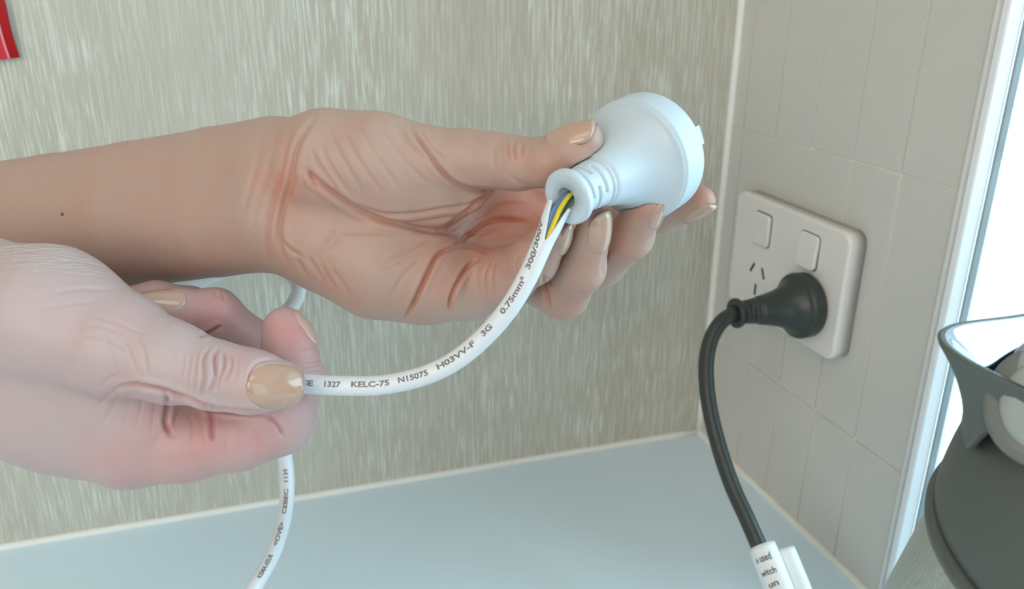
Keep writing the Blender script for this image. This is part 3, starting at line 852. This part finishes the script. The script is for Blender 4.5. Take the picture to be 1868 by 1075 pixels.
CR_B = [
    # thumb knuckle
    ([(383, 632), (371, 655), (372, 690), (366, 728)], 3.2, 0.8, .27, .14), ([(398, 632), (391, 655), (393, 690), (381, 722)], 3.4, 1.0, .27, .18), ([(406, 636), (410, 660), (402, 688), (392, 716)], 3.0, 0.7, .27, .14),
    ([(418, 642), (422, 665), (412, 692), (404, 708)], 2.8, 0.45, .27, .1), ([(362, 640), (356, 680), (352, 722)], 2.8, 0.35, .27, .06), ([(350, 640), (344, 680), (340, 715)], 2.8, 0.25, .27, .04), ([(432, 650), (434, 672), (426, 700)], 2.6, 0.22, .27, .06),
    ([(336, 640), (332, 670), (330, 700)], 3, 0.2, .27, .03), ([(318, 632), (314, 660), (312, 690)], 3, 0.18, .27, .03),
    # fold under the thumb; along its edge redness stands in for contact shade
    ([(205, 713), (225, 705), (246, 701), (264, 704), (300, 712), (348, 729), (387, 744), (405, 747), (440, 751), (480, 754)], 3.8, 1.6, .29, .45),
    ([(301, 712), (306, 739), (302, 772), (314, 800)], 4.2, 1.25, .29, .22), ([(388, 746), (386, 772), (386, 806)], 4.2, 1.4, .29, .28),
    ([(352, 732), (372, 742), (386, 756)], 3, 0.7, .29, .2), ([(325, 748), (318, 775), (320, 805)], 3.2, 0.35, .29, .12), ([(345, 755), (352, 780), (350, 812)], 3.2, 0.25, .29, .1), ([(368, 760), (366, 790), (372, 815)], 3.2, 0.25, .29, .12),
    ([(213, 712), (195, 726), (172, 745)], 3.4, 0.25, .28, .12), ([(218, 716), (205, 745), (185, 775)], 3.4, 0.2, .28, .1), ([(240, 712), (232, 750), (220, 790)], 3.0, 0.14, .28, .08), ([(262, 716), (256, 750), (246, 790)], 3.0, 0.14, .28, .08), ([(282, 722), (280, 760), (274, 800)], 3.0, 0.14, .28, .08),
    ([(182, 708), (200, 690), (222, 682)], 3.5, 0.3, .27, .05),
    ([(484, 755), (504, 774), (518, 798)], 3.2, 0.9, .29, .3), ([(440, 770), (436, 800), (440, 825)], 3, 0.2, .29, .05), ([(410, 775), (408, 805), (412, 835)], 3, 0.2, .29, .05), ([(462, 775), (466, 800), (472, 820)], 3, 0.2, .29, .05),
    # fingers behind
    ([(362, 614), (383, 606), (404, 594)], 3.2, 1.2, .31, .4), ([(392, 532), (398, 545)], 2.6, 0.35, .31, .1), ([(404, 534), (410, 548)], 2.6, 0.3, .31, .1),
    ([(556, 662), (586, 657)], 2.4, 0.25, .29, .03), ([(556, 669), (588, 665)], 2.4, 0.25, .29, .03), ([(558, 677), (588, 674)], 2.4, 0.25, .29, .03), ([(545, 640), (580, 632)], 2.4, 0.2, .29, .03),
    # back of the hand
    ([(95, 538), (140, 528), (205, 528)], 3.4, 0.3, .28, .03), ([(60, 570), (120, 556), (190, 548)], 3.4, 0.2, .28, .02), ([(150, 590), (200, 600), (250, 625)], 3.4, 0.25, .28, .04), ([(170, 575), (215, 590), (270, 612)], 3.2, 0.25, .28, .04),
    ([(140, 610), (190, 622), (240, 650)], 3.2, 0.25, .28, .05), ([(210, 585), (235, 640), (250, 680)], 3.2, 0.2, .28, .03), ([(190, 600), (205, 650), (215, 690)], 3.2, 0.2, .28, .03), ([(245, 600), (262, 640), (270, 690)], 3.2, 0.2, .28, .03),
    # skin fold round the thumb nail
    ([(520, 656), (480, 658), (459, 672), (455, 700), (460, 728), (490, 745), (525, 742)], 2.8, 0.5, .27, .25),
]
VB = wrinkle(VB, NB, CR_B, redB)
blob_red(VB, redB, [(440, 690, .236, 7, .25), (520, 600, .262, 10, .75), (560, 640, .262, 10, .55), (540, 740, .262, 9, .4), (480, 800, .258, 14, .55), (350, 840, .258, 15, .45), (240, 860, .255, 14, .38), (340, 770, .254, 11, .4), (420, 770, .258, 9, .4),
                    (330, 590, .272, 10, .75), (400, 560, .275, 10, .65), (450, 610, .282, 10, .4), (230, 720, .24, 12, .2), (200, 580, .238, 9, .15), (430, 660, .236, 5, .2), (270, 530, .283, 9, .5)])
handB = hand_object('hand', VB, QB, redB, MAT['skin_back'], 80)
tag(handB, 'lower hand, thumb on top, pinching the white cable against its bent index finger', 'hand')
def nailB(*a, **k): return nail(handB, VB, QB, *a, **k)
nailB(T_B[3], T_B[4], (-0.02, 0.04, -1.0), 0.0064, 0.0150, 0.0074, 'nail', point=-0.5)
nailB(M_B[3], M_B[4], (-0.15, 0.46, -0.85), 0.0052, 0.0170, 0.0055, 'nail_pale')
nailB(I_B[5], I_B[6], (0.86, 0.32, 0.10), 0.0050, 0.0130, 0.0050, 'nail_pale')
nailB(R_B[3], R_B[4], (-0.15, 0.75, 0.6), 0.0050, 0.0120, 0.0040, 'nail_pale')

# fine pale hairs on the back of the lower hand, near the wrist
bvB = BVHTree.FromPolygons([Vector(p) for p in VB], [tuple(int(x) for x in q) for q in QB[:, ::-1]])
hv, hf = [], []
rng = random.Random(7)
for k in range(70):
    x0, y0 = rng.uniform(-30, 190), rng.uniform(446, 500)
    L = rng.uniform(45, 110); slope = rng.uniform(-0.28, -0.05) + 0.0022 * max(x0, 0)
    pts = []
    for i in range(7):
        t = i / 6
        d = Vector(PC(x0 + L * t, y0 + slope * L * t + 6 * t * t, 1.0)).normalized()
        h = bvB.ray_cast(Vector((0, 0, 0)), d)
        if h[0] is None: break
        pts.append(np.array(h[0]) + np.array(h[1]) * (0.00012 + 0.0005 * t) * (1 if h[1].dot(d) < 0 else -1))
    if len(pts) < 7: continue
    P = to_world(np.array(pts)); T_, N_, B_ = frames(P, (0.3, 0.2, 1))
    b0 = len(hv)
    for i in range(7):
        r = 0.000055 * (1 - 0.7 * i / 6)
        for q in range(3):
            a = 2 * math.pi * q / 3
            hv.append(P[i] + r * (math.cos(a) * N_[i] + math.sin(a) * B_[i]))
    for i in range(6):
        for q in range(3):
            hf.append((b0 + i * 3 + q, b0 + i * 3 + (q + 1) % 3, b0 + i * 3 + 3 + (q + 1) % 3, b0 + i * 3 + 3 + q))
hair = pydata('fine_hair', hv, hf, MAT['hair'], True); hair.parent = handB
tag(hair, kind='stuff')

# ------------------------------------------------------------------ printed text wrapped on a tube
def text_outline(body, size):
    cu = bpy.data.curves.new('printed_text', 'FONT'); cu.body = body; cu.size = size; cu.offset = 0.00008; cu.resolution_u = 3
    o = bpy.data.objects.new('printed_text', cu); COL.objects.link(o)
    dg = bpy.context.evaluated_depsgraph_get()
    me = bpy.data.meshes.new_from_object(o.evaluated_get(dg))
    bpy.data.objects.remove(o); bpy.data.curves.remove(cu)
    bm = bmesh.new(); bm.from_mesh(me)
    for _ in range(2):
        bmesh.ops.subdivide_edges(bm, edges=[e for e in bm.edges if e.calc_length() > size * 0.2], cuts=1)
    bmesh.ops.triangulate(bm, faces=bm.faces)
    bm.to_mesh(me); bm.free()
    return me
def wrap_text(body, size, P, s0, s1, side_cam, r, mat, parent, flip=False, angle0=0.0, flare=0.00085):
    """write body along the polyline P (world) between arc lengths s0..s1 on the side that faces the point side_cam"""
    me = text_outline(body, size)
    co = np.zeros(len(me.vertices) * 3); me.vertices.foreach_get('co', co); co = co.reshape(-1, 3)
    L = np.concatenate([[0], np.cumsum(np.linalg.norm(np.diff(P, axis=0), axis=1))])
    T = np.gradient(P, axis=0); T /= np.linalg.norm(T, axis=1)[:, None]
    x = (co[:, 0] - co[:, 0].min()) / (co[:, 0].max() - co[:, 0].min())
    y = co[:, 1] - (co[:, 1].max() + co[:, 1].min()) / 2
    s = s0 + (s1 - s0) * x
    Pi = np.stack([np.interp(s, L, P[:, c]) for c in range(3)], 1)
    Ti = np.stack([np.interp(s, L, T[:, c]) for c in range(3)], 1); Ti /= np.linalg.norm(Ti, axis=1)[:, None]
    if s1 < s0: Ti = -Ti
    V = side_cam - Pi; V -= Ti * (V * Ti).sum(1)[:, None]; V /= np.linalg.norm(V, axis=1)[:, None]
    U = np.cross(V, Ti)
    r = r + flare * np.clip(1 - s / 0.0112, 0, 1)
    a = y / r + (angle0(s) if callable(angle0) else angle0)
    rr = np.broadcast_to(r + 0.00004, a.shape)[:, None]
    Q = Pi + rr * (np.cos(a)[:, None] * V + np.sin(a)[:, None] * U)
    me.vertices.foreach_set('co', Q.astype(np.float32).ravel()); me.update()
    me.name = 'printed_text'
    o = link('printed_text', me, mat)
    adopt(o, parent) if parent.location.length > 0 else setattr(o, 'parent', parent)
    return o

# ------------------------------------------------------------------ white power cord with damaged sheath
cord = empty('power_cord', tuple(PAw))
tag(cord, 'white power cord with torn sheath at its moulded plug, held in both hands', 'power cord')
ref = -(to_world(np.array([[0, 0, 1.0]]))[0] - CP)
lathe('plug_body', PPROF, PAw, PAXw, MAT['white_pvc'], 160, ref, cord, slot_radfn(0.0024, math.radians(40)))
# flat pins on the plug face
uA = np.cross(PAXw, np.array([0, 0, 1.0])); uA /= np.linalg.norm(uA); vA = np.cross(PAXw, uA)
face = PAw + PAXw * (PLEN - 0.0001)
def pin(cu, cv, ang, L):
    ca, sa = math.cos(ang), math.sin(ang)
    v = []
    for z, s in ((-0.002, 1), (L - 0.001, 1), (L, 0.72)):
        for a, b in ((-1, -1), (1, -1), (1, 1), (-1, 1)):
            p, q = a * 0.0032 * s, b * 0.0008 * s
            v.append(face + uA * (cu + p * ca - q * sa) + vA * (cv + p * sa + q * ca) + PAXw * z)
    f = [(0, 1, 2, 3), (8, 11, 10, 9)]
    for i in range(2):
        for k in range(4):
            f.append((i * 4 + k, i * 4 + (k + 1) % 4, i * 4 + 4 + (k + 1) % 4, i * 4 + 4 + k))
    fix_normals(pydata('plug_pin', v, f, MAT['brass'], False, cord))
minor = np.array([0.888, 0.459, 0.0]); minor = RW @ minor; minor -= PAXw * (minor @ PAXw); minor /= np.linalg.norm(minor)
major = np.cross(PAXw, minor)
if (major @ RW[:, 1]) > 0: major = -major
uA, vA = major, minor
pin(0.0022, 0.0088, math.radians(-12), 0.0153); pin(-0.0085, -0.0020, math.radians(80), 0.0160); pin(0.0062, -0.0066, math.radians(-60), 0.0160)
# sheath: double-walled tube, split open over its last centimetre
Pw = to_world(CABLE_C)
Lc = np.concatenate([[0], np.cumsum(np.linalg.norm(np.diff(Pw, axis=0), axis=1))])
ns = int(Lc[-1] / 0.0011)
ss = np.concatenate([np.linspace(0, 0.016, 40, endpoint=False), np.linspace(0.016, Lc[-1], ns)])
Ps = np.stack([np.interp(ss, Lc, Pw[:, c]) for c in range(3)], 1)
viewdir = CP - Ps[0]; viewdir /= np.linalg.norm(viewdir)
T, N, B = frames(Ps, viewdir)
nseg = 28
gap_dir = math.radians(4)
sgn = 1.0 if np.dot(B[0], RW[:, 0]) > 0 else -1.0
verts = []; faces = []
for lay, rr in ((0, CABLE_R), (1, CABLE_R - 0.0008)):
    for i in range(len(Ps)):
        op = max(0.0, 1 - ss[i] / 0.0112)
        half = math.radians(50) * op ** 0.75 if op > 0 else 0.0
        flare = 0.0008 * op
        for k in range(nseg + 1):
            a = gap_dir + half + (2 * math.pi - 2 * half) * k / nseg
            rad = rr + flare
            verts.append(Ps[i] + rad * (math.cos(a) * N[i] + sgn * math.sin(a) * B[i]))
st = nseg + 1; off = len(Ps) * st
for i in range(len(Ps) - 1):
    for k in range(nseg):
        q = (i * st + k, i * st + k + 1, (i + 1) * st + k + 1, (i + 1) * st + k)
        faces.append(q)
        if i < 46: faces.append(tuple(x + off for x in q[::-1]))
    if i < 46:
        for k, fl in ((0, 0), (nseg, 1)):
            q = (i * st + k, (i + 1) * st + k, (i + 1) * st + k + off, i * st + k + off)
            faces.append(q if fl else q[::-1])
for k in range(nseg):
    faces.append((k, k + off, k + 1 + off, k + 1))
sheath = pydata('cable_sheath', verts, faces, MAT['white_sheath'], True, cord)
bm = bmesh.new(); bm.from_mesh(sheath.data)
bmesh.ops.remove_doubles(bm, verts=bm.verts, dist=0.000004)
loose = [v for v in bm.verts if not v.link_faces]
bmesh.ops.delete(bm, geom=loose, context='VERTS')
bmesh.ops.recalc_face_normals(bm, faces=bm.faces); bm.to_mesh(sheath.data); bm.free()
# inner wires
hole = PAw + PAXw * 0.0022
def wire(name, du, dv, mat, stripe=None):
    # du: sideways, dv: towards the viewer
    R0 = RW[:, 0]; 
    base = []
    for s, k in ((0.0170, 0.55), (0.0125, 0.75), (0.0085, 0.95), (0.0045, 1.05), (0.0010, 1.05)):
        p = np.array([np.interp(s, Lc, Pw[:, c]) for c in range(3)])
        base.append(p + (R0 * du * k + viewdir * dv * k))
    base.append(hole - PAXw * 0.0012 + R0 * du * 0.75 + viewdir * dv * 0.1 + RW[:, 1] * (0.0003))
    base.append(hole + PAXw * 0.004 + R0 * du * 0.6)
    P = catmull(np.array(base), 8)
    o = tube(name, P, 0.00110, mat, 18, viewdir, True, cord)
    if stripe:
        Tn, Nn, Bn = frames(P, viewdir)
        v = []; f = []
        for i in range(len(P)):
            for k in range(6):
                a = math.radians(20 + 13 * k) * (1 if np.dot(Bn[0], R0) > 0 else -1)
                v.append(P[i] + 0.00113 * (math.cos(a) * Nn[i] + math.sin(a) * Bn[i]))
        for i in range(len(P) - 1):
            for k in range(5):
                f.append((i * 6 + k, i * 6 + k + 1, i * 6 + 7 + k, i * 6 + 6 + k))
        s = pydata('green_stripe', v, f, stripe, True)
        s.parent = o
    return o
tag(wire('wire', -0.0009, 0.0010, MAT['blue_wire']), 'blue insulated wire')
tag(wire('wire', 0.0010, 0.0014, MAT['yellow_wire'], MAT['green_wire']), 'yellow wire with green stripe')
tag(wire('wire', 0.0002, -0.0012, MAT['brown_wire']), 'brown insulated wire')
# printing on the sheath
def s_at(px, py, lo=0, hi=10 ** 6):
    c = CABLE_C; x = c[:, 0] / c[:, 2] * FPX + CX; y = -c[:, 1] / c[:, 2] * FPX + CY
    d = np.hypot(x - px, y - py); d[:lo] = 1e9; d[hi:] = 1e9
    return Lc[d.argmin()]
half = 11 * 14
for body, p0, p1, sz, ang in (('SE', (556, 700), (575, 700), 0.0024, 0.12), ('1327', (592, 702), (627, 702), 0.0024, 0.12), ('KELC-75', (643, 702), (713, 697), 0.0024, 0.15), ('N15075', (728, 692), (781, 675), 0.0024, 0.2),
                              ('H03VV-F', (797, 665), (862, 618), 0.0024, 0.3), ('3G', (873, 600), (892, 582), 0.0024, 0.32), ('0.75mm\u00b2', (906, 560), (950, 500), 0.0024, 0.32), ('300/300V', (960, 486), (995, 404), 0.0023, lambda q: 0.42 + 0.72 * np.clip((0.0165 - q) / 0.011, 0, 1))):
    sa, sb = s_at(*p0, 0, half + 20), s_at(*p1, 0, half + 20)
    wrap_text(body, sz, Pw, sa, sb, CP, CABLE_R, MAT['ink'], cord, angle0=ang)
lo = 27 * 14
for body, p0, p1 in (('1139', (521, 880), (521, 855)), ('CEBEC', (513, 942), (520, 896)), ('\u25c1OVE\u25b7', (497, 1002), (512, 962)), ('KEMA-KEUR', (466, 1062), (492, 1018))):
    sa, sb = s_at(*p0, lo), s_at(*p1, lo)
    wrap_text(body.replace('\u25c1', '<').replace('\u25b7', '>'), 0.0024, Pw, sa, sb, CP, CABLE_R, MAT['ink'], cord, angle0=0.15)

# ------------------------------------------------------------------ black cord plugged into the socket
BPY, BPZ = -0.1150, 0.1480
bc = empty('power_cord', (SX, BPY, BPZ))
tag(bc, 'black power cord plugged into the white wall socket, white labels on it', 'power cord')
Lb = 0.0500
bprof = plug_profile(0.0385, 0.0180, 0.0188, 0.0062, 0.0084, 0.0095, 0.0036)
BO = np.array([SX - Lb + 0.0018, BPY, BPZ])
scale_prof = [(z * 1.0, r) for z, r in bprof]
lathe('plug_body', scale_prof, BO, (1, 0, 0), MAT['black_pvc'], 120, (0, -1, 0.3), bc, slot_radfn(0.0026, math.radians(20)))
d0 = 0.4530
BC_PTS = [(1352, 571, .4560), (1336, 574, .4530), (1314, 590, .4495), (1296, 622, .4470), (1288, 670, .4440), (1293, 735, .4400), (1310, 810, .4340), (1335, 885, .4260), (1362, 945, .4180), (1388, 1005, .4100), (1412, 1065, .4020), (1436, 1130, .3900), (1462, 1200, .3760)]
BPw = path_w(BC_PTS, 12)
tube('cable', BPw, 0.0042, MAT['black_pvc'], 24, (0, 0, 1), True, bc)
Lk = np.concatenate([[0], np.cumsum(np.linalg.norm(np.diff(BPw, axis=0), axis=1))])
def label_flag(px0, py0, length, r0, a0, a1, flagL, off, name='cable_label', n=26, m=20, skew=0.0):
    """sheet wrapped round the cable with a free flag"""
    x = CABLE_C
    cc = (BPw - CP) @ RW; qx = cc[:, 0] / -cc[:, 2] * FPX + CX; qy = -cc[:, 1] / -cc[:, 2] * FPX + CY
    s0 = Lk[np.hypot(qx - px0, qy - py0).argmin()]
    Tn, Nn, Bn = frames(BPw, (0, 0, 1))
    v = []
    for i in range(m + 1):
        for j in range(n + 1):
            s = s0 + length * i / m + skew * j / n
            p = np.array([np.interp(s, Lk, BPw[:, c]) for c in range(3)])
            t = np.array([np.interp(s, Lk, Tn[:, c]) for c in range(3)]); t /= np.linalg.norm(t)
            V = CP - p; V -= t * (V @ t); V /= np.linalg.norm(V); U = np.cross(V, t)      # V to viewer, U sideways
            u = j / n
            arc = 0.68
            if u <= arc:
                a = a0 + (a1 - a0) * u / arc
                q = p + r0 * (math.cos(a) * V + math.sin(a) * U)
            else:
                a = a1
                tang = (-math.sin(a) * V + math.cos(a) * U) * (1 if a1 > a0 else -1)
                q = p + r0 * (math.cos(a) * V + math.sin(a) * U) + tang * flagL * (u - arc) / (1 - arc)
            v.append(q + U * off[0] + V * off[1])
    f = []
    for i in range(m):
        for j in range(n):
            f.append((i * (n + 1) + j, i * (n + 1) + j + 1, (i + 1) * (n + 1) + j + 1, (i + 1) * (n + 1) + j))
    o = pydata(name, v, f, MAT['label_paper'], True, bc)
    md = o.modifiers.new('thickness', 'SOLIDIFY'); md.thickness = 0.0003; md.offset = 0
    return o, s0
L1, sL = label_flag(1384, 992, 0.05, 0.0062, math.radians(100), math.radians(-75), 0.006, (0.0, 0.0))
L2, sL2 = label_flag(1392, 1012, 0.05, 0.0056, math.radians(70), math.radians(-85), 0.004, (0.0, 0.0), m=20)
L2.location = Vector(RW[:, 0] * 0.0122 + RW[:, 2] * -0.004 + RW[:, 1] * 0.0006)
L1.location = Vector(RW[:, 0] * 0.0020)
for k, (tx, ds, ww, a) in enumerate((('e used', 0.0078, 0.0066, 0.42), ('witch', 0.0148, 0.006, 0.44), ('un', 0.0215, 0.0054, 0.36))):
    me = text_outline(tx, 0.0048)
    co = np.zeros(len(me.vertices) * 3); me.vertices.foreach_get('co', co); co = co.reshape(-1, 3)
    xx = co[:, 0] - (co[:, 0].max() + co[:, 0].min()) / 2; yv = co[:, 1]
    xx = xx * 0.0088 / max(1e-6, xx.max() - xx.min()) * (0.6 if k == 2 else 1)
    s = sL + ds - yv
    p = np.stack([np.interp(s, Lk, BPw[:, c]) for c in range(3)], 1)
    Tn = np.gradient(BPw, axis=0); Tn /= np.linalg.norm(Tn, axis=1)[:, None]
    t = np.stack([np.interp(s, Lk, Tn[:, c]) for c in range(3)], 1); t /= np.linalg.norm(t, axis=1)[:, None]
    V = CP - p; V -= t * (V * t).sum(1)[:, None]; V /= np.linalg.norm(V, axis=1)[:, None]; U = np.cross(V, t)
    ang = xx / 0.0064 - a
    q = p + 0.00645 * (np.cos(ang)[:, None] * V + np.sin(ang)[:, None] * U)
    me.vertices.foreach_set('co', q.astype(np.float32).ravel()); me.update()
    o = link('printed_text', me, MAT['black_ink']); o.parent = L1

# ------------------------------------------------------------------ kettle
KX, KY = -0.0932, -0.3893
ket = empty('kettle', (KX, KY, 0.0))
tag(ket, 'charcoal jug kettle with chrome spout and steel lower body beside the window', 'kettle')
TH0 = math.radians(147)                                        # spout heading
def ring_mesh(name, rings, mat, cap0=False, cap1=False, sm=True, closed=True):
    n = len(rings[0]); v = [p for r in rings for p in r]; f = []
    for i in range(len(rings) - 1):
        for k in range(n if closed else n - 1):
            f.append((i * n + k, i * n + (k + 1) % n, (i + 1) * n + (k + 1) % n, (i + 1) * n + k))
    if cap0: f.append(tuple(range(n))[::-1])
    if cap1: f.append(tuple((len(rings) - 1) * n + k for k in range(n)))
    return fix_normals(pydata(name, v, f, mat, sm, ket))
def kpt(a, r, z): return (KX + r * math.cos(a), KY + r * math.sin(a), z)
def kring(z, r, n=144): return [kpt(2 * math.pi * k / n, r, z) for k in range(n)]
ring_mesh('base', [kring(0.0003, 0.080), kring(0.0003, 0.087), kring(0.018, 0.088), kring(0.022, 0.084), kring(0.022, 0.07)], MAT['kettle_black'], True, True)
def low_r(z): return min(0.0868, 0.0716 + (0.189 - z) * 0.215)
ring_mesh('lower_body', [kring(0.0225, 0.078)] + [kring(z, low_r(z)) for z in np.linspace(0.024, 0.189, 40)] + [kring(0.1895, 0.06)], MAT['steel'], True, True)
ring_mesh('shroud_rim', [kring(0.1880, 0.0690), kring(0.1876, 0.0728), kring(0.1888, 0.0738), kring(0.1908, 0.0739), kring(0.1920, 0.0734), kring(0.1924, 0.0722), kring(0.1916, 0.0690)], MAT['kettle'])
UP = [(0.1916, 0.060), (0.1918, 0.0716), (0.1932, 0.0722), (0.1960, 0.0722), (0.2000, 0.0716), (0.2050, 0.0707), (0.2100, 0.0696), (0.2150, 0.0680), (0.2200, 0.0655), (0.2250, 0.0620), (0.2300, 0.0580)]
ring_mesh('upper_body', [kring(z, r) for z, r in UP] + [kring(0.2306, 0.0572), kring(0.2300, 0.0560), kring(0.2200, 0.0560)], MAT['kettle'], True, True)
# spout: a proud shell over the front of the jug, flaring out to a pointed lip
def spout_r(z, da, off=0.0):
    t = min(max((z - 0.205) / 0.036, 0), 1)
    base = np.interp(z, [p[0] for p in UP[1:]] + [0.24], [p[1] for p in UP[1:]] + [0.0565])
    g = math.exp(-(da / math.radians(17)) ** 2)
    lobe = (0.0685 - base) * (1 if z > 0.21 else 0) * math.exp(-(da / math.radians(24)) ** 2)
    return base + max(lobe, 0) + 0.0112 * t ** 2.4 * g + 0.0012 + off
spo = []; nin = 73
def srow(t, off, dz=0.0):
    row = []
    for k in range(nin):
        u = k / (nin - 1) * 2 - 1
        da = math.radians(17) * u if u > 0 else math.radians(62) * u
        z0 = 0.2150 + (0.0215 * u if u > 0 else -0.010 * u); z1 = 0.2400 + 0.0016 * math.exp(-(da / math.radians(15)) ** 2) - (0.0015 * u * u if u > 0 else 0)
        z = z0 + (z1 - z0) * t
        row.append(kpt(TH0 + da, spout_r(z, da, off), z + dz))
    return row
outer = [srow(0, -0.0016)] + [srow(t, 0) for t in np.linspace(0, 1, 24)]
lip = [srow(1, -0.0004, 0.0004), srow(1, -0.0012, 0.0002)]
ring_mesh('spout', outer + lip, MAT['kettle'], closed=False)
ring_mesh('spout_lining', [srow(1, -0.0012, 0.0002), srow(1, -0.0018, 0.0003)] + [srow(t, -0.0024 - 0.012 * (1 - t)) for t in np.linspace(1, 0.1, 16)], MAT['chrome'], closed=False)
# lid, its hinge boss and the handle
lid = [kring(0.2300, 0.0540), kring(0.2345, 0.0590), kring(0.2352, 0.0580), kring(0.2342, 0.0545), kring(0.2352, 0.052), kring(0.2362, 0.030), kring(0.2362, 0.001)]
ring_mesh('lid', lid, MAT['kettle_black'], False, True)
def ellipsoid(name, c, ax, mat, n=28):
    bm = bmesh.new(); bmesh.ops.create_uvsphere(bm, u_segments=n * 2, v_segments=n, radius=1)
    A = np.array(ax)
    for v in bm.verts: v.co = Vector(np.array(c) + A.T @ np.array(v.co))
    me = bpy.data.meshes.new(name); bm.to_mesh(me); bm.free()
    o = link(name, me, mat, None, True); adopt(o, ket); return o
HC = np.array(W(1916, 742, 0.1690))
nrm = (CP - HC) / np.linalg.norm(CP - HC) + np.array([-0.25, -0.1, 0.15]); nrm /= np.linalg.norm(nrm)
upv = np.array([0, 0, 1.0]); tan_ = np.cross(upv, nrm); tan_ /= np.linalg.norm(tan_)
t2 = np.cross(nrm, tan_)
def disc(name, c, prof, mat, su=1.0, sv=1.0):
    rings = []
    for h, r in prof:
        rings.append([tuple(np.array(c) + nrm * h + tan_ * (r * su * math.cos(2 * math.pi * k / 72)) + t2 * (r * sv * math.sin(2 * math.pi * k / 72))) for k in range(72)])
    return ring_mesh(name, rings, mat, True, True)
disc('handle_collar', HC, [(-0.028, 0.0110), (-0.010, 0.0118), (-0.0012, 0.0122), (0.0, 0.0116), (0.0005, 0.0100), (0.0004, 0.008)], MAT['grey_plastic'], 1.0, 1.1)
disc('handle_boss', HC, [(-0.006, 0.0090), (0.0012, 0.0090), (0.0024, 0.0082), (0.0034, 0.0060), (0.0038, 0.003)], MAT['pale_plastic'], 1.0, 1.1)
ellipsoid('lid_knob', np.array(W(1902, 676, 0.1740)), [tuple(tan_ * 0.0062), tuple(t2 * 0.0072), tuple(nrm * 0.006)], MAT['pale_plastic'])
hp = [HC + nrm * -0.004 + tan_ * 0.006, HC + nrm * 0.002 + upv * 0.004 + tan_ * 0.016, HC + nrm * 0.008 + tan_ * 0.022 + upv * 0.006, HC + nrm * 0.012 + tan_ * 0.036 - upv * 0.002, HC + nrm * 0.012 + tan_ * 0.050 - upv * 0.030, HC + nrm * 0.008 + tan_ * 0.055 - upv * 0.075, HC + nrm * -0.006 + tan_ * 0.056 - upv * 0.105]
# the handle itself runs out of the frame on the far right
tube('handle', catmull(np.array(hp), 10), 0.0075, MAT['grey_plastic'], 24, (0, 0, 1), True, ket)

# ------------------------------------------------------------------ red plastic tag hanging on the oak wall
def wall_pt(px, py, y=0.0):
    r = RW @ np.array([(px - CX) / FPX, -(py - CY) / FPX, -1.0]); t = (y - CP[1]) / r[1]
    return CP + t * r
rt = empty('red_tag', tuple(wall_pt(5, 60)))
tag(rt, 'glossy red plastic tag with a pale pink line, on the oak wall', 'tag')
edge = catmull(np.array([wall_pt(x, y) for x, y in ((-14, -60), (3, -20), (13, 10), (21, 45), (29, 75), (38, 104))]), 8)
def strip(name, l0, l1, y, th, mat):
    n = len(edge); v = []; f = []
    for i in range(n):
        p = edge[i]
        for w in (l0, l1):
            for yy in (y, y - th):
                v.append((p[0] - w, yy - 0.002 * math.sin(i / n * 2.5), p[2] - w * 0.10))
    for i in range(n - 1):
        a, b = i * 4, i * 4 + 4
        f += [(a, a + 2, b + 2, b), (a + 1, b + 1, b + 3, a + 3), (a, b, b + 1, a + 1), (a + 2, a + 3, b + 3, b + 2)]
    f += [(0, 1, 3, 2), ((n - 1) * 4, (n - 1) * 4 + 2, (n - 1) * 4 + 3, (n - 1) * 4 + 1)]
    fix_normals(pydata(name, v, f, mat, False, rt))
strip('tag_sheet', 0.0, 0.030, -0.0004, 0.0012, MAT['red'])
strip('tag_window', 0.0050, 0.030, -0.0016, 0.0003, MAT['light_red'])
strip('tag_line', 0.0041, 0.0050, -0.0014, 0.0005, MAT['pink'])
